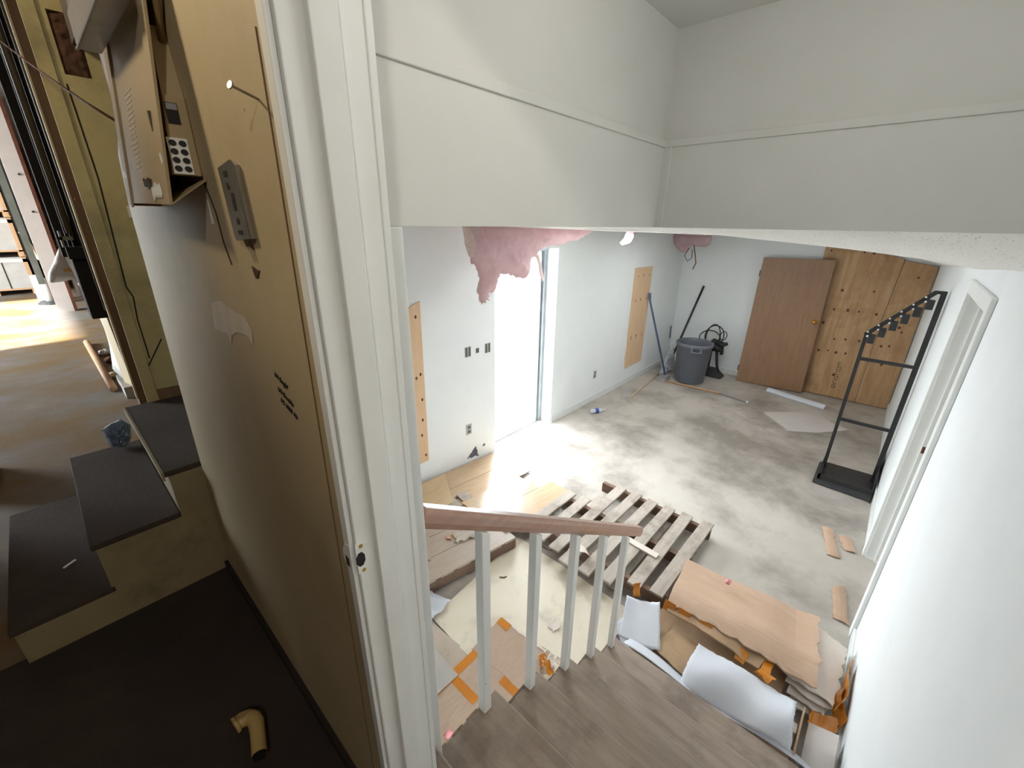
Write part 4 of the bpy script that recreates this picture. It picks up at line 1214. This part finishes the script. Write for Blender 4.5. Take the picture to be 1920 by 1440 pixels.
# wall plate, nail
sp = thing('wall_plate', (.235, .77, 2.41), 'slotted steel wall plate on the beige wall', 'wall plate')
ptz = [(.808, 2.512), (.747, 2.519), (.742, 2.515), (.729, 2.413), (.790, 2.408), (.796, 2.414)]
obj('plate', MB().prism([(.2255, y, z) for y, z in ptz], (.002, 0, 0)), 'dull_steel', sp)
obj('back_box', MB().prism([(.2275, y, z) for y, z in [(.750, 2.517), (.738, 2.512), (.727, 2.413), (.738, 2.412)]], (.0073, 0, 0)), 'galvanised', sp)
obj('side_flange', MB().prism([(.2275, y, z) for y, z in [(.808, 2.512), (.800, 2.513), (.788, 2.410), (.796, 2.414)]], (.007, 0, 0)), 'galvanised', sp)
obj('slot', MB().box(.2247, .2257, .759, .770, 2.452, 2.476), 'dark_hole', sp)
obj('slot', MB().box(.2247, .2257, .770, .785, 2.499, 2.506), 'dark_hole', sp)
obj('slot', MB().box(.2247, .2257, .755, .772, 2.418, 2.424), 'dark_hole', sp)
for y, z in ((.776, 2.486), (.763, 2.437)):
    obj('screw_hole', MB().prism([(.2247, y + .005 * math.cos(a), z + .005 * math.sin(a)) for a in [math.pi * k / 5 for k in range(10)]], (.001, 0, 0)), 'dark_hole', sp)
nl = thing('nail', (.235, .635, 2.575), 'long bent nail sticking out of the beige wall', 'nail')
obj('shank', MB().tube([(.238, .630, 2.575), (.205, .6225, 2.583)], .0016, 8), 'galvanised', nl)
obj('head', MB().tube([(.205, .6225, 2.583), (.2035, .622, 2.5835)], .0045, 10), 'galvanised', nl)

# pipe elbow on the dark floor
pe = thing('pipe_elbow', (.08, 1.05, ZL), 'yellowed plastic pipe elbow on the dark floor', 'pipe')
path = [(.055, 1.125, ZL + .03)] + [(.055 + .028 + .036 * math.sin(a) - .02, 1.112 + .018 * math.cos(a) - .012 * a, ZL + .03) for a in [.2, .6, 1.0, 1.4]] + [(.095, 1.055, ZL + .03), (.083, 1.02, ZL + .03), (.070, .985, ZL + .03)]
path = [(.050, 1.122, ZL + .026), (.066, 1.125, ZL + .026), (.082, 1.118, ZL + .026), (.092, 1.104, ZL + .026), (.093, 1.085, ZL + .026), (.087, 1.058, ZL + .026), (.079, 1.025, ZL + .026), (.070, .99, ZL + .026)]
obj('pipe', MB().tube(path, [.022, .022, .0215, .021, .021, .0195, .0195, .0195], 16, False), 'pvc', pe, smooth=True)
obj('collar', MB().tube([(.046, 1.1215, ZL + .026), (.055, 1.123, ZL + .026)], .0245, 16), 'pvc', pe, smooth=True)
obj('bore', MB().tube([(.0715, .996, ZL + .026), (.069, .987, ZL + .026)], .0165, 14), 'dark_hole', pe)

# ------------------------------------------------------------------ raised steps and warehouse things
ss = thing('box_steps', (-.05, 2.3, ZL), 'beige boxed wooden steps with dark treads', 'steps')
for (x0, x1, z) in ((-.37, -.105, 1.165), (-.125, .135, 1.360), (.125, 1.15, 1.545)):
    obj('body', MB().box(x0 + .012, x1, 1.872, 2.725, ZL, z - .022), 'step_beige', ss)
    obj('tread', MB().box(x0, x1, 1.866, 2.73, z - .022, z), 'step_tread', ss, bevel=.003)
obj('nosing', MB().box(.118, .126, 1.866, 2.73, 1.51, 1.546), 'step_beige', ss)
sm = MB().prism([(-.36, 1.868, ZL), (.30, 1.868, ZL), (.30, 1.868, 1.522), (.137, 1.868, 1.522), (.137, 1.868, 1.337), (-.113, 1.868, 1.337), (-.113, 1.868, 1.142), (-.36, 1.868, 1.142)], (0, .006, 0))
obj('side_panel', sm, 'step_beige', ss)

tag(obj('crumpled_plastic', MB().pillow([(-.05, -.075), (0, -.09), (.035, -.05), (.045, .02), (.02, .06), (-.02, .055), (-.06, .03)], ((.075, 2.66, 1.455), (1, 0, 0), (0, -.35, 1), (0, -1, -.35)), .04, .03, .008, .03, 26, 3), 'blue_plastic', smooth=False), 'crumpled blue and clear plastic at the top step edge', 'plastic')
tag(obj('white_splinter', MB().bar((-.225, 2.12, 1.168), (-.19, 2.145, 1.168), .008, .004), 'white_trim'), 'tiny white splinter on the lowest step', 'splinter')
std = thing('timber_stud', (.27, 1.62, 2.64), 'split orange timber stud beside the electrical cover', 'timber')
obj('stud', MB().hexa([(.256, 1.60, 2.62), (.30, 1.60, 2.66), (.30, 1.685, 2.66), (.256, 1.685, 2.64)], [(.256, 1.585, 4.6), (.30, 1.585, 4.6), (.30, 1.69, 4.6), (.256, 1.69, 4.6)]), 'new_timber', std, bevel=.003)
obj('splinter', MB().hexa([(.246, 1.53, 2.71), (.252, 1.53, 2.71), (.252, 1.60, 2.67), (.246, 1.60, 2.67)], [(.246, 1.585, 2.98), (.254, 1.585, 2.98), (.254, 1.60, 2.98), (.246, 1.60, 2.98)]), 'pine', std)
tag(obj('hanging_wire', MB().tube([(.165, 3.30, 3.18), (.19, 2.8, 3.02), (.21, 2.3, 2.87), (.225, 1.9, 2.755), (.236, 1.59, 2.672)], .0035, 6), 'rust', smooth=True), 'thin rusty wire crossing in front of the yellow wall', 'wire')

# posts and pipes along the warehouse wall
pp = thing('black_post', (.27, 3.15, ZL), 'black square post left of the yellow wall', 'post')
obj('post', MB().box(.255, .325, 3.05, 3.14, ZL, 4.6), 'soot', pp)
obj('rust_clip', MB().tube([(.215, 3.04, 2.52), (.26, 3.04, 2.51), (.285, 3.04, 2.51)], .008, 6).tube([(.285, 3.04, 2.48), (.285, 3.04, 2.56)], .010, 6), 'rust', pp)
wt = thing('timber_post', (.24, 3.4, ZL), 'brown timber post beside the black post', 'post')
obj('post', MB().box(.222, .262, 3.28, 3.36, ZL, 4.6), 'old_timber', wt)
obj('edge_strip', MB().box(.214, .222, 3.275, 3.31, 1.4, 4.6), 'cream_panel', wt)
pi_ = tag(obj('olive_pipe', MB().tube([(.185, 3.55, 2.35), (.18, 3.55, 4.55)], .016, 10), 'olive_pipe', smooth=True), 'olive drab vertical pipe in front of the dark boards', 'pipe', 'vertical pipes')
tag(obj('olive_pipe', MB().tube([(.235, 3.6, 1.9), (.23, 3.6, 4.55)], .012, 10), 'olive_pipe', smooth=True), 'slim olive pipe next to the timber post', 'pipe', 'vertical pipes')
for k, x in enumerate((.14, .185, .23)):
    tag(obj('dark_board', MB().box(x, x + .04, 3.95 + .05 * k, 4.02 + .05 * k, 2.2, 4.55), 'dark_timber', bevel=.003), ['leftmost of the dark boards behind the olive pipes', 'middle one of the dark boards behind the olive pipes', 'rightmost of the dark boards behind the olive pipes'][k], 'board', 'dark boards in the warehouse')
mc = thing('machine_column', (.24, 3.8, ZL), 'black machine column above the leaning white panel', 'machine')
obj('housing', MB().box(.165, .31, 3.75, 3.92, 1.83, 2.20), 'soot', mc, bevel=.006)
obj('upper_block', MB().box(.155, .28, 3.72, 3.80, 2.20, 2.27), 'soot', mc, bevel=.004)
obj('bracket', MB().box(.145, .20, 3.70, 3.76, 2.31, 2.33).box(.145, .155, 3.70, 3.76, 2.27, 2.36), 'steel', mc)
obj('rod', MB().tube([(.205, 3.78, 2.2), (.195, 3.78, 2.9)], .012, 8), 'soot', mc)
obj('rod', MB().tube([(.25, 3.78, 2.2), (.245, 3.78, 2.9)], .010, 8), 'dark_timber', mc)
obj('leg', MB().box(.28, .31, 3.80, 3.86, ZL, 1.83), 'soot', mc)
obj('leg', MB().box(.255, .27, 3.78, 3.84, 1.1, 1.83), 'dark_timber', mc)
wp = thing('curved_panel', (.26, 4.6, ZL), 'white and cream curved panel leaning in the dark corner', 'panel')
obj('white_face', MB().sheet((.245, 5.0, ZL + .16), (.275, 4.75, ZL + .12), (.262, 4.75, 1.92), (.215, 5.0, 1.93), 8, 12, .01, lambda u, v: -.05 * math.sin(math.pi * v), 0), 'white_panel', wp, smooth=True)
obj('cream_face', MB().sheet((.276, 4.73, ZL + .10), (.310, 4.55, ZL + .10), (.285, 4.55, 1.84), (.262, 4.74, 1.92), 6, 12, .01, None, 0), 'cream_panel', wp)
obj('foot_block', MB().box(.24, .33, 4.55, 5.0, ZL, ZL + .10), 'carton_grey', wp)
tag(obj('cardboard_tube', MB().tube([(.187, 7.0, ZL + .03), (.19, 4.82, ZL + .03)], .028, 12), 'stick_wood', smooth=True), 'long cardboard tube lying on the warehouse floor', 'tube')
for k, (x, y) in enumerate(((.27, 5.3), (.30, 5.9), (.29, 6.3))):
    tag(obj('rubble_piece', MB().pillow([(-.06, -.05), (.05, -.06), (.07, .02), (.0, .06), (-.07, .03)], ((x, y, ZL + .03), (1, 0, 0), (0, 1, 0), (0, 0, 1)), .03, .03, .012, .02, 30, k), ['cream_panel', 'rust', 'carton_grey'][k]), ['cream rubble piece right of the cardboard tube', 'rusty rubble piece right of the cardboard tube', 'grey rubble piece at the far end of the tube'][k], 'rubble')
po = thing('pink_column', (.16, 9.8, ZL), 'pale pinkish square column beyond the hanging bag', 'column')
obj('shaft', MB().box(.08, .26, 9.75, 9.95, ZL, 4.6), 'pink_post', po)
obj('red_edge', MB().box(.26, .30, 9.75, 9.9, ZL, 4.6), 'rust', po)
for z in (2.5, 3.0, 1.6):
    obj('bolt', MB().tube([(.2, 9.75, z), (.2, 9.735, z)], .015, 8), 'steel', po)
go = tag(obj('green_column', MB().box(-.02, .06, 10.4, 10.5, 1.4, 4.6), 'green_post'), 'grey-green steel column behind the pinkish column', 'column')
go2 = thing('dark_rack_frame', (.0, 11.2, ZL), 'black rack frame between column and pallet stack', 'rack')
obj('upright', MB().box(-.04, .10, 11.0, 11.1, 1.75, 4.6), 'soot', go2)
obj('upright', MB().box(.10, .24, 11.3, 11.4, ZL, 4.6), 'dark_timber', go2)
obj('brace', MB().tube([(.0, 11.0, 2.2), (.1, 11.0, 1.75)], .03, 8), 'cream_panel', go2)
# stacked crates on pallets at the far end
for k in range(4):
    z0 = ZL + k * .70
    t = thing('crate', (-.75, 12.8, z0), ['lowest', 'second lowest', 'third lowest', 'topmost'][k] + ' pale wooden crate of the far stack', 'crate', 'stacked crates')
    obj('carton', MB().box(-1.4, -.11, 12.55, 13.6, z0 + .12, z0 + .69), 'carton_grey', t)
    obj('corner_post', MB().box(-.115, -.06, 12.53, 12.60, z0 + .02, z0 + .69), 'stick_wood', t)
    obj('top_rail', MB().box(-1.4, -.06, 12.53, 12.55, z0 + .60, z0 + .66), 'paperboard_white', t)
    obj('band', MB().box(-.40, -.385, 12.545, 12.55, z0 + .12, z0 + .60), 'dark_timber', t)
    for x in (-1.35, -.66, -.14):
        obj('pallet_block', MB().box(x, x + .10, 12.55, 12.7, z0, z0 + .10), 'stick_wood', t)
    obj('pallet_board', MB().box(-1.4, -.06, 12.53, 12.66, z0 + .09, z0 + .12), 'stick_wood', t)
fl = thing('floor_fan', (.02, 10.9, ZL), 'white pedestal with black base under the hanging bag', 'pedestal')
obj('panel', MB().box(-.10, .03, 11.0, 11.05, ZL + .02, 1.50), 'white_panel', fl)
obj('column', MB().tube([(.06, 10.9, ZL + .05), (.05, 10.9, 1.45)], [.075, .055], 14), 'carton_grey', fl, smooth=True)
obj('base', MB().lathe((.08, 10.9, ZL), [(0, .05), (.16, .05), (.20, .02), (.20, 0)], 20), 'black_rubber', fl)
bg = thing('plastic_bag', (.13, 5.0, 1.95), 'white plastic bag with orange print hanging in the warehouse', 'bag')
obj('bag', MB().pillow([(.172, 2.235), (.165, 2.20), (.11, 2.10), (.06, 2.02), (.045, 1.96), (.06, 1.945), (.12, 1.95), (.205, 1.965), (.205, 1.99), (.192, 2.08), (.182, 2.18)], ((0, 5.0, 0), (1, 0, 0), (0, 0, 1), (0, -1, 0)), .05, .05, .008, .02, 22, 4), 'bag', bg, smooth=True)
obj('print', MB().pillow([(.15, 2.03), (.19, 2.03), (.19, 2.06), (.15, 2.05)], ((0, 4.947, 0), (1, 0, 0), (0, 0, 1), (0, -1, 0)), .002, .01, .008), 'bag_print', bg)
obj('hook', MB().tube([(.172, 5.0, 2.22), (.178, 5.0, 2.30), (.21, 4.9, 2.32), (.30, 4.6, 2.33)], .006, 6), 'steel', bg)
cr = thing('grey_crate', (-.5, 2.9, ZL), 'white slotted crate edge at the far left', 'crate')
obj('side', MB().box(-.56, -.455, 3.35, 3.75, ZL, 1.29), 'white_panel', cr, bevel=.004)
for k in range(3):
    obj('slot', MB().box(-.4548, -.4535, 3.42, 3.52, 1.06 + .07 * k, 1.10 + .07 * k), 'dark_hole', cr)
# fixtures of the unseen and added lamps
fx = thing('flood_lamp', (-.75, 1.96, 3.8), 'unseen shaded flood lamp hanging under the warehouse roof', 'lamp')
fd = (Vector((.235, .85, 3.12)) - Vector((-.75, 1.96, 3.8))).normalized()
fp = Vector((-.75, 1.96, 3.8))
obj('shade', MB().tube([fp - fd * .20, fp - fd * .16, fp + fd * .02], [.05, .12, .19], 20, False), 'black_metal', fx, smooth=True)
obj('hanger', MB().tube([fp - fd * .20, (-.88, 2.10, 4.0), (-.88, 2.10, 4.6)], .012, 8), 'black_metal', fx)
pe2 = thing('added_pendant', (-1.1, -1.3, 3.9), 'added bare bulb pendant over the upper floor, out of view', 'lamp')
obj('cord', MB().tube([(-1.1, -1.3, 4.08), (-1.1, -1.3, 4.6)], .005, 6), 'black_rubber', pe2)
obj('socket', MB().tube([(-1.1, -1.3, 4.0), (-1.1, -1.3, 4.08)], .022, 10), 'black_rubber', pe2)
for lx, lz, lb in ((3.3, 2.374, 'added flush fill light panel nearest the stairs'), (5.6, 2.319, 'added flush fill light panel nearest the end wall')):
    cl_ = thing('fill_light_frame', (lx, 1.5, lz), lb, 'ceiling light', 'added fill light panels')
    q4 = [(lx - .57, 1.23), (lx + .57, 1.23), (lx + .57, 1.77), (lx - .57, 1.77)]
    obj('frame', MB().hexa([(x, y, ceil_z(x, y) - .004) for x, y in q4], [(x, y, ceil_z(x, y) + .012) for x, y in q4]), 'ceiling_tile', cl_)
dl = thing('added_dome_lamp', (.80, .12, 2.98), 'added flush ceiling lamp base above the stairs', 'lamp')
obj('rose', MB().lathe((.80, .12, 2.99), [(0, .036), (.12, .036), (.12, .012), (.10, 0), (0, 0)], 24), 'white_panel', dl, smooth=True)

for o in bpy.data.objects:
    if '_base' in o:
        del o['_base']
